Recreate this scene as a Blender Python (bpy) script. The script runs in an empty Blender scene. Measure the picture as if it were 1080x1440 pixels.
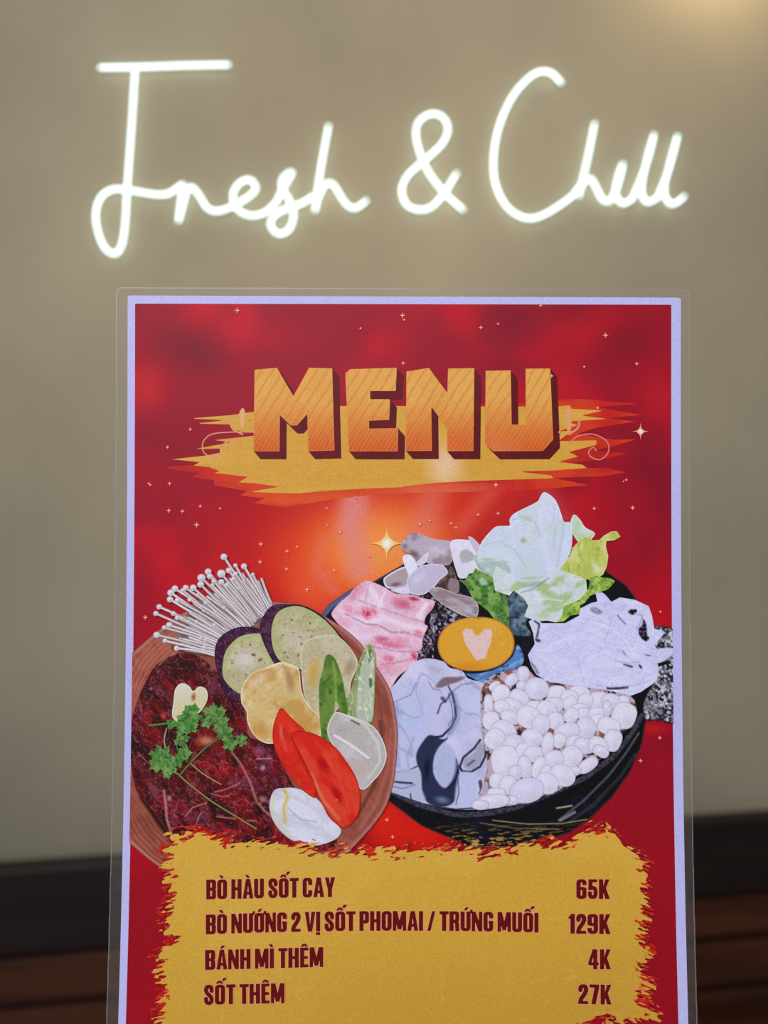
import bpy, math, random
import numpy as np

# ------------------------------------------------------------------ camera, light, exposure
F = 1040.0                      # focal length in pixels of the 1080x1440 frame
CH = 1.30                       # camera height
D0 = 0.281                      # distance to the menu
WY = 1.42                       # distance to the wall
S = bpy.context.scene
S.view_settings.view_transform = 'Standard'
S.view_settings.look = 'None'
S.view_settings.gamma = 1.0
S.view_settings.use_curve_mapping = False
S.view_settings.exposure = 0.0

cd = bpy.data.cameras.new('camera'); cam = bpy.data.objects.new('camera', cd)
S.collection.objects.link(cam); S.camera = cam
cam.location = (0, 0, CH); cam.rotation_euler = (math.pi/2, 0, 0)
cd.sensor_fit = 'VERTICAL'; cd.sensor_height = 36.0; cd.lens = 36.0*F/1440.0
cd.clip_start = 0.01
cd.dof.use_dof = True; cd.dof.focus_distance = D0-0.001; cd.dof.aperture_fstop = 5.6

wd = bpy.data.worlds.new('world'); S.world = wd; wd.use_nodes = True
bgn = wd.node_tree.nodes['Background']; bgn.inputs[0].default_value = (0.95, 0.95, 1.0, 1); bgn.inputs[1].default_value = 0.20

def area(name, loc, rot, size, power, col, shape='DISK'):
    l = bpy.data.lights.new(name, 'AREA'); l.shape = shape; l.size = size; l.energy = power; l.color = col
    o = bpy.data.objects.new(name, l); S.collection.objects.link(o); o.location = loc; o.rotation_euler = rot
    return o
R = math.radians
# cool key light added behind the viewer; warm lamp close to the wall
area('cool_key_behind_viewer', (-0.5, -1.6, 2.3), (R(62), 0, R(-12)), 1.3, 50, (0.83, 0.86, 1.0))
area('warm_wall_light', (0.64, WY-0.13, 2.46), (R(25), 0, 0), 0.08, 1.05, (1.0, 0.70, 0.40))
area('warm_wall_light', (-0.1, 0.42, 2.05), (R(68), 0, 0), 0.5, 5.6, (1.0, 0.73, 0.42))  # added warm fill behind the card, evens out the wall brightness
ILL = np.array([0.92, 0.94, 1.06])      # radiance of a white card at the menu, measured; print inks are set against it

SPEC = 0.010
COL = S.collection
# ------------------------------------------------------------------ helpers: materials
def lin(c):
    c = np.asarray(c, float)/255.0
    return np.where(c <= 0.04045, c/12.92, ((c+0.055)/1.055)**2.4)
def mat(name):
    m = bpy.data.materials.new(name); m.use_nodes = True
    nt = m.node_tree; return m, nt, nt.nodes['Principled BSDF']
def noise_mat(name, c1, c2, scale=5, rough=0.7, detail=6, bump=0.0, stretch=(1, 1, 1), contrast=(0.3, 0.7), spec=0.5):
    m, nt, b = mat(name); N = nt.nodes; L = nt.links
    tc = N.new('ShaderNodeTexCoord'); mp = N.new('ShaderNodeMapping'); mp.inputs['Scale'].default_value = stretch
    n = N.new('ShaderNodeTexNoise'); n.inputs['Scale'].default_value = scale; n.inputs['Detail'].default_value = detail
    r = N.new('ShaderNodeValToRGB')
    r.color_ramp.elements[0].position = contrast[0]; r.color_ramp.elements[1].position = contrast[1]
    r.color_ramp.elements[0].color = (*c1, 1); r.color_ramp.elements[1].color = (*c2, 1)
    L.new(tc.outputs['Object'], mp.inputs[0]); L.new(mp.outputs[0], n.inputs['Vector']); L.new(n.outputs[0], r.inputs[0])
    L.new(r.outputs[0], b.inputs['Base Color']); b.inputs['Roughness'].default_value = rough
    b.inputs['Specular IOR Level'].default_value = spec
    if bump:
        bp = N.new('ShaderNodeBump'); bp.inputs['Strength'].default_value = bump; bp.inputs['Distance'].default_value = 0.01
        L.new(n.outputs[0], bp.inputs['Height']); L.new(bp.outputs[0], b.inputs['Normal'])
    return m
# printed ink: the colour of each vertex is the ink, a fine screen of grain on top
ink, nt, b = mat('printed_ink')
at_ = nt.nodes.new('ShaderNodeAttribute'); at_.attribute_name = 'Col'
tc = nt.nodes.new('ShaderNodeTexCoord')
n1 = nt.nodes.new('ShaderNodeTexNoise'); n1.inputs['Scale'].default_value = 2200; n1.inputs['Detail'].default_value = 2
mr = nt.nodes.new('ShaderNodeMapRange'); mr.inputs[1].default_value = 0.25; mr.inputs[2].default_value = 0.75
mr.inputs[3].default_value = 0.86; mr.inputs[4].default_value = 1.14
mx = nt.nodes.new('ShaderNodeVectorMath'); mx.operation = 'SCALE'
nt.links.new(tc.outputs['Object'], n1.inputs['Vector']); nt.links.new(n1.outputs[0], mr.inputs[0])
nt.links.new(at_.outputs['Color'], mx.inputs[0]); nt.links.new(mr.outputs[0], mx.inputs['Scale'])
nt.links.new(mx.outputs[0], b.inputs['Base Color'])
b.inputs['Roughness'].default_value = 0.5; b.inputs['Specular IOR Level'].default_value = 0.15

# ------------------------------------------------------------------ helpers: objects
def link(name, me, parent=None, **kw):
    o = bpy.data.objects.new(name, me); COL.objects.link(o)
    if parent is not None: o.parent = parent
    for k, v in kw.items(): o[k] = v
    return o
def mesh_np(name, V, T, m, colors=None):
    me = bpy.data.meshes.new(name); V = np.asarray(V, np.float32); T = np.asarray(T, np.int32)
    me.vertices.add(len(V)); me.vertices.foreach_set('co', V.ravel())
    me.loops.add(T.size); me.loops.foreach_set('vertex_index', T.ravel())
    me.polygons.add(len(T)); me.polygons.foreach_set('loop_start', np.arange(0, T.size, 3, dtype=np.int32))
    me.update(calc_edges=True)
    if colors is not None:
        a = me.color_attributes.new('Col', 'FLOAT_COLOR', 'POINT')
        c = np.ones((len(V), 4), np.float32); c[:, :3] = colors; a.data.foreach_set('color', c.ravel())
    me.materials.append(m); return me
def box_mesh(name, x0, x1, y0, y1, z0, z1, m, bev=0.0):
    import bmesh
    bm = bmesh.new(); bmesh.ops.create_cube(bm, size=1)
    for v in bm.verts:
        v.co = ((x0+x1)/2+v.co.x*(x1-x0), (y0+y1)/2+v.co.y*(y1-y0), (z0+z1)/2+v.co.z*(z1-z0))
    if bev: bmesh.ops.bevel(bm, geom=bm.edges[:], offset=bev, segments=2, affect='EDGES', profile=0.6)
    me = bpy.data.meshes.new(name); bm.to_mesh(me); bm.free(); me.materials.append(m); return me
def tube_mesh(name, pts, rad, m, seg=12):
    pts = [np.array(p, float) for p in pts]; V = []; T = []; n = len(pts)
    up = np.array([0, 1, 0.0])
    if abs((pts[-1]-pts[0])[1]) > 0.9*np.linalg.norm(pts[-1]-pts[0]): up = np.array([1.0, 0, 0])
    rings = []
    def ring(c, t, r):
        a = np.cross(t, up); a /= np.linalg.norm(a); bb = np.cross(a, t)
        s = len(V)
        for k in range(seg):
            w = 2*math.pi*k/seg; V.append(c+r*(math.cos(w)*a+math.sin(w)*bb))
        rings.append(s)
    def tan(i):
        t = pts[min(i+1, n-1)]-pts[max(i-1, 0)]; return t/np.linalg.norm(t)
    t0 = tan(0); t1 = tan(n-1)
    for w in (80, 55, 28): ring(pts[0]-t0*rad*math.sin(R(w)), t0, rad*math.cos(R(w)))
    for i in range(n): ring(pts[i], tan(i), rad)
    for w in (28, 55, 80): ring(pts[-1]+t1*rad*math.sin(R(w)), t1, rad*math.cos(R(w)))
    for a, b_ in zip(rings[:-1], rings[1:]):
        for k in range(seg):
            k2 = (k+1) % seg; T.append((a+k, a+k2, b_+k2)); T.append((a+k, b_+k2, b_+k))
    for k in range(1, seg-1): T.append((rings[0], rings[0]+k+1, rings[0]+k)); T.append((rings[-1], rings[-1]+k, rings[-1]+k+1))
    me = mesh_np(name, V, T, m); me.polygons.foreach_set('use_smooth', np.ones(len(T), bool)); return me
def catmull(P, n=10):
    P = [np.array(p, float) for p in P]
    if len(P) == 2: return [P[0]+(P[1]-P[0])*t for t in np.linspace(0, 1, n)]
    Q = [2*P[0]-P[1]]+P+[2*P[-1]-P[-2]]; out = []
    for i in range(1, len(Q)-2):
        for k in range(n):
            t = k/n; a, b_, c, d = Q[i-1:i+3]
            out.append(0.5*((2*b_)+(c-a)*t+(2*a-5*b_+4*c-d)*t*t+(3*b_-a-3*c+d)*t**3))
    out.append(P[-1]); return out
def at(px, py, Y): return np.array([(px-540)/F*Y, Y, CH-(py-720)/F*Y])

# ------------------------------------------------------------------ the setting
wallm = noise_mat('painted_plaster', tuple(lin((146, 141, 119))), tuple(lin((166, 159, 134))), 2.2, 0.85, 8, 0.25, contrast=(0.3, 0.72))
w = link('wall_back', box_mesh('wall_back', -4, 4, WY, WY+0.15, 0, 3.2, wallm), kind='structure')
floorm = noise_mat('grey_floor_tile', (0.10, 0.09, 0.08), (0.16, 0.14, 0.13), 6, 0.5)
link('floor', box_mesh('floor', -4, 4, -3, WY+0.15, -0.05, 0, floorm), kind='structure')

# ------------------------------------------------------------------ wooden bench below the sign
darkwood = noise_mat('dark_stained_wood', (0.010, 0.006, 0.006), (0.022, 0.012, 0.010), 3, 0.5, 8, 0.1, (1, 8, 8), spec=0.3)
brownwood = noise_mat('brown_wood', (0.030, 0.009, 0.004), (0.085, 0.026, 0.010), 2.5, 0.55, 6, 0.1, (1, 7, 9), spec=0.3)
bench = link('wooden_bench', None, label='dark brown wooden bench back with brown planks against the wall below the neon sign', category='bench')
yaw = math.atan2(0.185, 1.20)
bench.location = (0, 1.215, 0); bench.rotation_euler = (0, 0, yaw)
top = 0.755
link('top_rail', box_mesh('top_rail', -1.6, 1.6, 0, 0.035, top-0.134, top, darkwood, 0.006), bench, label='near-black wide top board')
z = top-0.142
for i, h in enumerate((0.066, 0.072, 0.072)):
    pme = box_mesh('plank', -1.58, 1.58, 0.006+0.002*i, 0.028, z-h, z, brownwood, 0.004)
    link('plank', pme, bench); z -= h+0.016
link('dark_gap_backing', box_mesh('dark_gap_backing', -1.58, 1.58, 0.0282, 0.036, 0.42, top-0.02, darkwood), bench)  # added dark panel, hides the lit wall so the plank gaps look shaded
for x in (-1.5, -0.5, 0.5, 1.5):
    link('post', box_mesh('post', x-0.03, x+0.03, 0.0365, 0.07, 0, top-0.02, darkwood, 0.004), bench)
link('seat', box_mesh('seat', -1.6, 1.6, -0.36, 0.03, 0.385, 0.42, brownwood, 0.006), bench)
for x in (-1.5, -0.5, 0.5, 1.5):
    link('leg', box_mesh('leg', x-0.03, x+0.03, -0.33, -0.27, 0, 0.385, darkwood, 0.004), bench)

# ------------------------------------------------------------------ neon sign
m_neon = bpy.data.materials.new('glowing_white_tube'); m_neon.use_nodes = True
nt = m_neon.node_tree; nt.nodes.clear(); e = nt.nodes.new('ShaderNodeEmission'); o_ = nt.nodes.new('ShaderNodeOutputMaterial')
e.inputs[0].default_value = (0.80, 1.0, 0.96, 1); e.inputs[1].default_value = 2.9; nt.links.new(e.outputs[0], o_.inputs[0])
clipm, nt, b = mat('clear_plastic_clip'); b.inputs['Base Color'].default_value = (0.6, 0.6, 0.58, 1); b.inputs['Roughness'].default_value = 0.3
NY = WY-0.0135
sign = link('neon_sign', None, label='glowing white handwritten neon sign reading Fresh & Chill on the beige wall', category='neon sign')
sign.location = tuple(at(550, 220, WY)); sb = np.array(sign.location)
TUBES = [
 ('F', [(141,95),(200,94),(260,92),(321,91)]),
 ('F', [(190,99),(185,178),(179,263),(176,314),(171,345),(161,357),(147,348),(137,323),(135,297),(143,276),(160,266),(185,268),(215,273),(234,273),(247,266),(256,259)]),
 ('r', [(257,259),(254,285),(251,312),(257,288),(263,268),(270,263),(281,276),(291,292),(304,297),(321,293)]),
 ('e', [(321,293),(338,284),(353,274),(360,264),(352,253),(339,256),(328,271),(332,292),(351,303),(372,299),(388,285)]),
 ('s', [(388,285),(400,262),(411,242),(399,249),(396,263),(406,280),(413,301),(407,322),(392,329),(381,318),(384,305),(399,295),(424,286),(440,276)]),
 ('h', [(462,177),(455,215),(448,258),(443,297),(447,280),(457,260),(468,259),(479,276),(488,288),(498,293),(508,288),(515,282)]),
 ('&', [(642,244),(625,271),(608,290),(591,295),(572,288),(565,267),(574,246),(595,227),(621,203),(630,182),(623,165),(606,160),(589,171),(585,190),(591,216),(604,244),(625,271),(651,295)]),
 ('C', [(789,116),(774,102),(753,103),(727,127),(708,161),(696,203),(695,250),(708,284),(727,302),(749,307),(774,297),(804,276),(815,262)]),
 ('h', [(836,174),(828,215),(820,250),(814,276),(819,259),(830,251),(838,263),(847,280),(858,282),(868,263)]),
 ('i', [(868,263),(873,245),(876,229),(868,254),(866,274),(876,286),(889,280)]),
 ('l', [(889,280),(902,250),(912,220),(920,188),(909,228),(902,267),(910,284),(925,278)]),
 ('l', [(925,278),(938,245),(946,218),(953,190),(942,230),(934,267),(942,286),(953,284),(962,276)])]
for ch, P in TUBES:
    pts = [at(p[0], p[1], NY)-sb for p in catmull(P, 8)]
    q = []                                                  # drop doubled points
    for p in pts:
        if not q or np.linalg.norm(p-q[-1]) > 0.0015: q.append(p)
    link('neon_tube', tube_mesh('neon_tube', q, 0.0027, m_neon), sign, label='letter '+ch if ch != '&' else 'ampersand')
    for p in (q[1], q[-2]):
        link('mounting_clip', tube_mesh('mounting_clip', [p+np.array([0, 0.004, 0]), np.array([p[0], -0.0005, p[2]])], 0.003, clipm, 8), sign)

# ------------------------------------------------------------------ the menu card: a print on a gently bowed sheet
def wid(py): return 754+23*np.clip((py-427)/1013.0, 0, 1.2)**2.5
def cx(py): return 567-1.5*np.clip((py-427)/1013.0, 0, 1.2)
BASE = np.array([0.0073, D0*754/777, CH-0.228])
def W(px, py, off=0.0):
    """a point of the photograph carried onto the bowed sheet, in the card's own frame"""
    px = np.asarray(px, float); py = np.asarray(py, float)
    Y = D0*754/wid(py)
    return np.stack([(px-540)/F*Y, Y-off, CH-(py-720)/F*Y], -1)-BASE
card = link('menu_card', None, label='laminated red and yellow printed food menu in front of the wall', category='menu')
card.location = tuple(BASE)

rng = np.random.default_rng(7); TAB = rng.random((256, 256))
def vn(x, y, s):
    x = x+s*17.31; y = y+s*9.77
    xi = np.floor(x).astype(int); yi = np.floor(y).astype(int); fx = x-xi; fy = y-yi
    fx = fx*fx*(3-2*fx); fy = fy*fy*(3-2*fy)
    g = lambda a, b_: TAB[a & 255, b_ & 255]
    return (g(xi, yi)*(1-fx)+g(xi+1, yi)*fx)*(1-fy)+(g(xi, yi+1)*(1-fx)+g(xi+1, yi+1)*fx)*fy
def fbm(x, y, scale, seed=0, octv=3, ang=0, st=1.0):
    """value noise, 0..1; scale in pixels; st stretches it along ang degrees"""
    if ang or st != 1:
        c, s = math.cos(R(ang)), math.sin(R(ang)); x, y = (c*x+s*y)/st, -s*x+c*y
    t = 0; a = 1; n = 0
    for o in range(octv):
        t = t+a*vn(x/scale*2**o, y/scale*2**o, seed+o*3); n += a; a *= 0.55
    return t/n
def poly_sd(P, X, Y):
    """signed distance to a closed outline, positive inside"""
    P = np.asarray(P, float); d = np.full(X.shape, 1e9); ins = np.zeros(X.shape, bool)
    for (x0, y0), (x1, y1) in zip(P, np.roll(P, -1, 0)):
        ex, ey = x1-x0, y1-y0; L2 = ex*ex+ey*ey+1e-12
        t = np.clip(((X-x0)*ex+(Y-y0)*ey)/L2, 0, 1)
        d = np.minimum(d, (X-x0-t*ex)**2+(Y-y0-t*ey)**2)
        if y0 != y1:
            c = ((y0 > Y) != (y1 > Y)) & (X < ex*(Y-y0)/(y1-y0)+x0); ins ^= c
    d = np.sqrt(d); return np.where(ins, d, -d)
def line_d(P, X, Y):
    d = np.full(X.shape, 1e9)
    for (x0, y0), (x1, y1) in zip(P[:-1], P[1:]):
        ex, ey = x1-x0, y1-y0; L2 = ex*ex+ey*ey+1e-12
        t = np.clip(((X-x0)*ex+(Y-y0)*ey)/L2, 0, 1)
        d = np.minimum(d, (X-x0-t*ex)**2+(Y-y0-t*ey)**2)
    return np.sqrt(d)
def smooth(P, n=2):
    """closed Catmull-Rom through the measured points (centripetal-ish: damped tangents)"""
    P = [np.array(p, float) for p in P]; N = len(P); Q = []; m = 3 if n == 1 else 5
    for i in range(N):
        a, b_, c, d = P[i-1], P[i], P[(i+1) % N], P[(i+2) % N]; L = np.linalg.norm(c-b_)+1e-9
        t1 = (c-a)/2; t2 = (d-b_)/2
        for t_ in (t1, t2):
            l = np.linalg.norm(t_)
            if l > L*1.1: t_ *= L*1.1/l
        for k in range(m):
            t = k/m; Q.append(tuple((2*t**3-3*t*t+1)*b_+(t**3-2*t*t+t)*t1+(-2*t**3+3*t*t)*c+(t**3-t*t)*t2))
    return Q
def ell_f(cx_, cy_, rx, ry, ang=0, sq=2.0):
    c, s = math.cos(R(ang)), math.sin(R(ang))
    def f(X, Y):
        u = c*(X-cx_)+s*(Y-cy_); v = -s*(X-cx_)+c*(Y-cy_)
        return (1-(np.abs(u/rx)**sq+np.abs(v/ry)**sq)**(1/sq))*min(rx, ry)
    return f
def smo(v, a, b_):
    t = np.clip((v-a)/(b_-a), 0, 1); return t*t*(3-2*t)
# field tracer: triangles where f > 0, cut cleanly along f = 0
def trace(f, bb, step):
    x0, y0, x1, y1 = bb
    xs = np.arange(x0-step, x1+1.5*step, step); ys = np.arange(y0-step, y1+1.5*step, step)
    X, Y = np.meshgrid(xs, ys); Z = f(X, Y); ny, nx = Z.shape
    Z = np.where(np.abs(Z) < 1e-6, 1e-6, Z)
    i = np.arange(ny*nx).reshape(ny, nx); a, b_, c, d = i[:-1, :-1], i[:-1, 1:], i[1:, 1:], i[1:, :-1]
    T = np.concatenate([np.stack([a, d, c], -1).reshape(-1, 3), np.stack([a, c, b_], -1).reshape(-1, 3)])
    X, Y, Z = X.ravel(), Y.ravel(), Z.ravel(); ins = Z[T] > 0; k = ins.sum(1)
    full = T[k == 3]; out = []; E = []
    def rot(T, odd):
        j = np.argmax(odd, 1); r = np.arange(len(T)); return T[r, j], T[r, (j+1) % 3], T[r, (j+2) % 3]
    N = ny*nx
    key = lambda p, q: np.minimum(p, q)*N+np.maximum(p, q)
    t1 = T[k == 1]; t2 = T[k == 2]
    A, B, C = rot(t1, ins[k == 1]) if len(t1) else (np.zeros(0, int),)*3
    P, Q, O = rot(t2, ~ins[k == 2]) if len(t2) else (np.zeros(0, int),)*3
    keys = np.concatenate([key(A, B), key(A, C), key(P, Q), key(P, O)]).astype(np.int64)
    uq, inv = np.unique(keys, return_inverse=True); inv = inv.ravel()+N
    n1, n2 = len(A), len(P)
    ab, ac, pq, po = inv[:n1], inv[n1:2*n1], inv[2*n1:2*n1+n2], inv[2*n1+n2:]
    ea, eb = (uq//N).astype(int), (uq % N).astype(int)
    t = Z[ea]/(Z[ea]-Z[eb])
    VX = np.concatenate([X, X[ea]+t*(X[eb]-X[ea])]); VY = np.concatenate([Y, Y[ea]+t*(Y[eb]-Y[ea])])
    TT = np.concatenate([full, np.stack([A, ab, ac], -1), np.stack([pq, Q, O], -1), np.stack([pq, O, po], -1)]).astype(int)
    u, inv = np.unique(TT.ravel(), return_inverse=True)
    return VX[u], VY[u], inv.reshape(-1, 3)
# ops painted over a base ink (all in display colours, turned into ink at the end)
def paint(X, Y, base, ops, sd):
    c = np.tile(np.array(base, float), (len(X), 1))
    def mixin(m, col): 
        m = np.clip(m, 0, 1)[:, None]; return c*(1-m)+np.array(col, float)*m
    for op in ops:
        k = op[0]
        if k == 'n':     # soft cloud: scale, colour, amount, lo, hi, seed, ang, stretch
            _, sc, col, am, lo, hi, seed = op[:7]; ang, st = op[7:9] if len(op) > 7 else (0, 1)
            c = mixin(am*smo(fbm(X, Y, sc, seed, 3, ang, st), lo, hi), col)
        elif k == 'v':   # veins: ridged noise
            _, sc, col, am, wdt, seed = op[:6]; ang, st = op[6:8] if len(op) > 6 else (0, 1)
            r = np.abs(fbm(X, Y, sc, seed, 2, ang, st)-0.5); c = mixin(am*(1-smo(r, wdt*.3, wdt)), col)
        elif k == 'l':   # stroke
            _, P, wdt, col, am = op[:5]; c = mixin(am*(1-smo(line_d(P, X, Y), wdt*.5-0.6, wdt*.5+0.7)), col)
        elif k == 'ls':  # soft stroke
            _, P, wdt, col, am = op[:5]; c = mixin(am*(1-smo(line_d(P, X, Y), 0, wdt)), col)
        elif k == 'e':   # soft ellipse
            _, ex, ey, rx, ry, ang, col, am = op[:8]; hard = op[8] if len(op) > 8 else 0.0
            co, si = math.cos(R(ang)), math.sin(R(ang)); u = (co*(X-ex)+si*(Y-ey))/rx; v = (-si*(X-ex)+co*(Y-ey))/ry
            c = mixin(am*(1-smo(np.sqrt(u*u+v*v), hard, 1)), col)
        elif k == 'p':   # polygon
            _, P, col, am, sf = op; c = mixin(am*smo(poly_sd(P, X, Y), -sf, sf), col)
        elif k == 'edge':
            _, wdt, col, am = op; c = mixin(am*(1-smo(sd(X, Y), wdt*.35, wdt)), col)
        elif k == 'g':   # gradient from point a to point b
            _, ax, ay, bx, by, col, am = op; L2 = (bx-ax)**2+(by-ay)**2
            c = mixin(am*smo(((X-ax)*(bx-ax)+(Y-ay)*(by-ay))/L2, 0, 1), col)
        elif k == 'st':  # stripes: angle, spacing, duty, colour, amount
            _, ang, sp, du, col, am = op; u = -math.sin(R(ang))*X+math.cos(R(ang))*Y
            wv = np.abs(((u/sp+0.5*fbm(X, Y, 30, 5)) % 1)-0.5)*2; c = mixin(am*(1-smo(wv, du*.5, du)), col)
        elif k == 'f': c = mixin(op[1](X, Y), op[2])
    return c
def to_ink(c): return np.clip(lin(np.clip(c, 0, 255))/ILL-SPEC, 0.004, 0.93)
def red_edge(X, Y):
    k = wid(Y)/754; l = cx(Y)-377*k; r = cx(Y)+377*k
    return np.minimum(np.minimum(X-l, r-X), np.minimum(Y-(427+0.002*(X-190)), 1503-Y))
LAY = [4]
def shape(outline):
    """(field, bbox) of a point list or pass-through of a (field, bbox) pair"""
    if callable(outline[0]): return outline
    P = np.array(outline, float)
    return (lambda X, Y: poly_sd(P, X, Y)), (P[:, 0].min(), P[:, 1].min(), P[:, 0].max(), P[:, 1].max())
def print_part(name, parent, items, step=1.5, label=None, stuff=False, sub=2e-6, clip=True):
    """items: list of (outline, base, ops), drawn one above the other, as ONE flat printed part"""
    VV, TT, CC = [], [], []; n = 0; off = LAY[0]*1.5e-5
    for it in items:
        outl, base, ops = it[:3]; st = it[3] if len(it) > 3 else step
        f, bb = shape(outl)
        if bb[1] > 1503: continue
        g = (lambda X, Y, f=f: np.minimum(f(X, Y), red_edge(X, Y))) if clip else f
        bb = (max(bb[0], 170), max(bb[1], 400), min(bb[2], 965), min(bb[3], 1510))
        X, Y, T = trace(g, bb, st)
        if not len(T): continue
        VV.append(W(X, Y, off)); TT.append(T+n); CC.append(to_ink(paint(X, Y, base, ops, f))); n += len(X); off += sub
    LAY[0] = int(math.ceil(off/1.5e-5))+1
    o = link(name, mesh_np(name, np.concatenate(VV), np.concatenate(TT), ink, np.concatenate(CC)), parent)
    if label: o['label'] = label
    if stuff: o['kind'] = 'stuff'
    return o
CR = {'A': (170, 760, 4.32), 'B': (330, 830, 4.5), 'C': (170, 900, 4.909), 'D': (170, 1040, 4.696), 'E': (350, 980, 4.5),
      'F': (450, 730, 4.696), 'G': (630, 680, 4.32), 'H': (730, 820, 4.696), 'I': (530, 900, 4.696), 'J': (660, 930, 4.0),
      'K': (150, 380, 2.512), 'L': (540, 380, 2.348), 'M': (160, 1150, 2.7), 'N': (560, 1150, 2.571)}
def q(k, *P):
    """measured outline: points of a magnified view k brought back to the common frame"""
    x, y, s = CR[k]; return [(x+P[i]/s, y+P[i+1]/s) for i in range(0, len(P), 2)]
def sq_(k, *P): return smooth(q(k, *P), 2)

# sheet: laminate pouch, white paper
def rr_field(l, t, r, bt, rad):
    def f(X, Y):
        k = wid(Y)/754; U = (X-cx(Y))/k; V = Y-0.004*(X-567)
        mx_, my_ = (l+r)/2, (t+bt)/2; hx, hy = (r-l)/2-rad, (bt-t)/2-rad
        dx = np.abs(U-mx_)-hx; dy = np.abs(V-my_)-hy
        return rad-(np.hypot(np.maximum(dx, 0), np.maximum(dy, 0))+np.minimum(np.maximum(dx, dy), 0))
    return f
pouch_f = rr_field(-404, 405.5, 403, 1527, 9); paper_f = rr_field(-387.5, 417, 390.5, 1514, 2.0)
film = bpy.data.materials.new('laminate_film'); film.use_nodes = True; nt = film.node_tree; nt.nodes.clear()
tr = nt.nodes.new('ShaderNodeBsdfTransparent'); tr.inputs[0].default_value = (0.97, 0.97, 0.96, 1)
pb = nt.nodes.new('ShaderNodeBsdfPrincipled'); pb.inputs['Base Color'].default_value = (0.42, 0.36, 0.30, 1); pb.inputs['Roughness'].default_value = 0.35; pb.inputs['Specular IOR Level'].default_value = 0.2
nz = nt.nodes.new('ShaderNodeTexNoise'); nz.inputs['Scale'].default_value = 60; nr = nt.nodes.new('ShaderNodeMapRange')
nr.inputs[3].default_value = 0.09; nr.inputs[4].default_value = 0.15
ms = nt.nodes.new('ShaderNodeMixShader'); o_ = nt.nodes.new('ShaderNodeOutputMaterial')
nt.links.new(nz.outputs[0], nr.inputs[0]); nt.links.new(nr.outputs[0], ms.inputs[0])
nt.links.new(tr.outputs[0], ms.inputs[1]); nt.links.new(pb.outputs[0], ms.inputs[2]); nt.links.new(ms.outputs[0], o_.inputs[0])
def ring_f(X, Y): return np.minimum(pouch_f(X, Y), 1.0-paper_f(X, Y))
X, Y, T = trace(ring_f, (140, 398, 995, 1530), 4)
link('laminate_pouch', mesh_np('laminate_pouch', W(X, Y, -2e-5), T, film), card, label='clear plastic border of the laminate')
X, Y, T = trace(lambda X, Y: np.minimum(pouch_f(X, Y), 1.6-pouch_f(X, Y)), (140, 398, 995, 1530), 1.5)
seal, nt, b = mat('sealed_film_edge'); b.inputs['Base Color'].default_value = (0.36, 0.35, 0.33, 1); b.inputs['Roughness'].default_value = 0.3; b.inputs['Alpha'].default_value = 0.45
link('sealed_edge', mesh_np('sealed_edge', W(X, Y, 1e-4), T, seal), card, label='thin paler outer seam of the laminate')
X, Y, T = trace(paper_f, (160, 405, 980, 1520), 4)
pc = to_ink(np.tile(np.array([190.0, 188, 238]), (len(X), 1)))
link('paper_sheet', mesh_np('paper_sheet', W(X, Y, 0), T, ink, pc), card, label='white paper margin')

# --- red printed ground
def glow(x, y, rx, ry, col, am, ang=0): return ('e', x, y, rx, ry, ang, col, am)
print_part('red_background', card, [((lambda X, Y: np.full(X.shape, 9.0), (176, 420, 960, 1505)), (156, 26, 46), [
    ('n', 150, (196, 30, 44), 0.9, .42, .75, 3), ('n', 110, (118, 22, 46), 0.6, .50, .8, 11),
    ('g', 560, 1000, 560, 1300, (150, 22, 40), 0.75),
    glow(330, 465, 150, 40, (196, 36, 44), .5, 8), glow(820, 470, 130, 60, (198, 36, 40), .6, -10), glow(205, 545, 50, 60, (205, 45, 42), .7),
    glow(930, 560, 60, 70, (196, 40, 44), .6), glow(270, 485, 90, 60, (110, 26, 42), .6, 15), glow(880, 480, 80, 50, (118, 24, 42), .6, -30),
    glow(230, 620, 100, 60, (140, 20, 46), .6), glow(480, 800, 300, 190, (222, 46, 30), .95), glow(620, 700, 260, 110, (222, 60, 36), .8),
    glow(525, 780, 190, 125, (240, 116, 50), 1.0), glow(540, 770, 130, 90, (246, 150, 82), .9), glow(500, 720, 40, 50, (226, 130, 130), .5), glow(930, 880, 90, 160, (188, 28, 42), .7), glow(440, 830, 60, 70, (236, 100, 60), .6),
    glow(590, 1170, 90, 60, (215, 40, 24), .95), glow(540, 1150, 60, 80, (222, 44, 26), .9), glow(925, 900, 60, 90, (186, 24, 38), .8),
    glow(920, 1025, 30, 12, (200, 40, 36), .7),
    ('ls', [(500, 690), (492, 740), (505, 800)], 34, (226, 136, 134), .75), ('ls', [(455, 760), (445, 800), (470, 830)], 16, (226, 120, 110), .4),
    ('ls', [(610, 690), (590, 760)], 36, (228, 120, 110), .55), ('ls', [(690, 690), (650, 740)], 22, (230, 110, 90), .4),
    ('ls', [(770, 690), (800, 740)], 22, (190, 70, 90), .45)])], step=3, label='red and orange printed ground')

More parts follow.
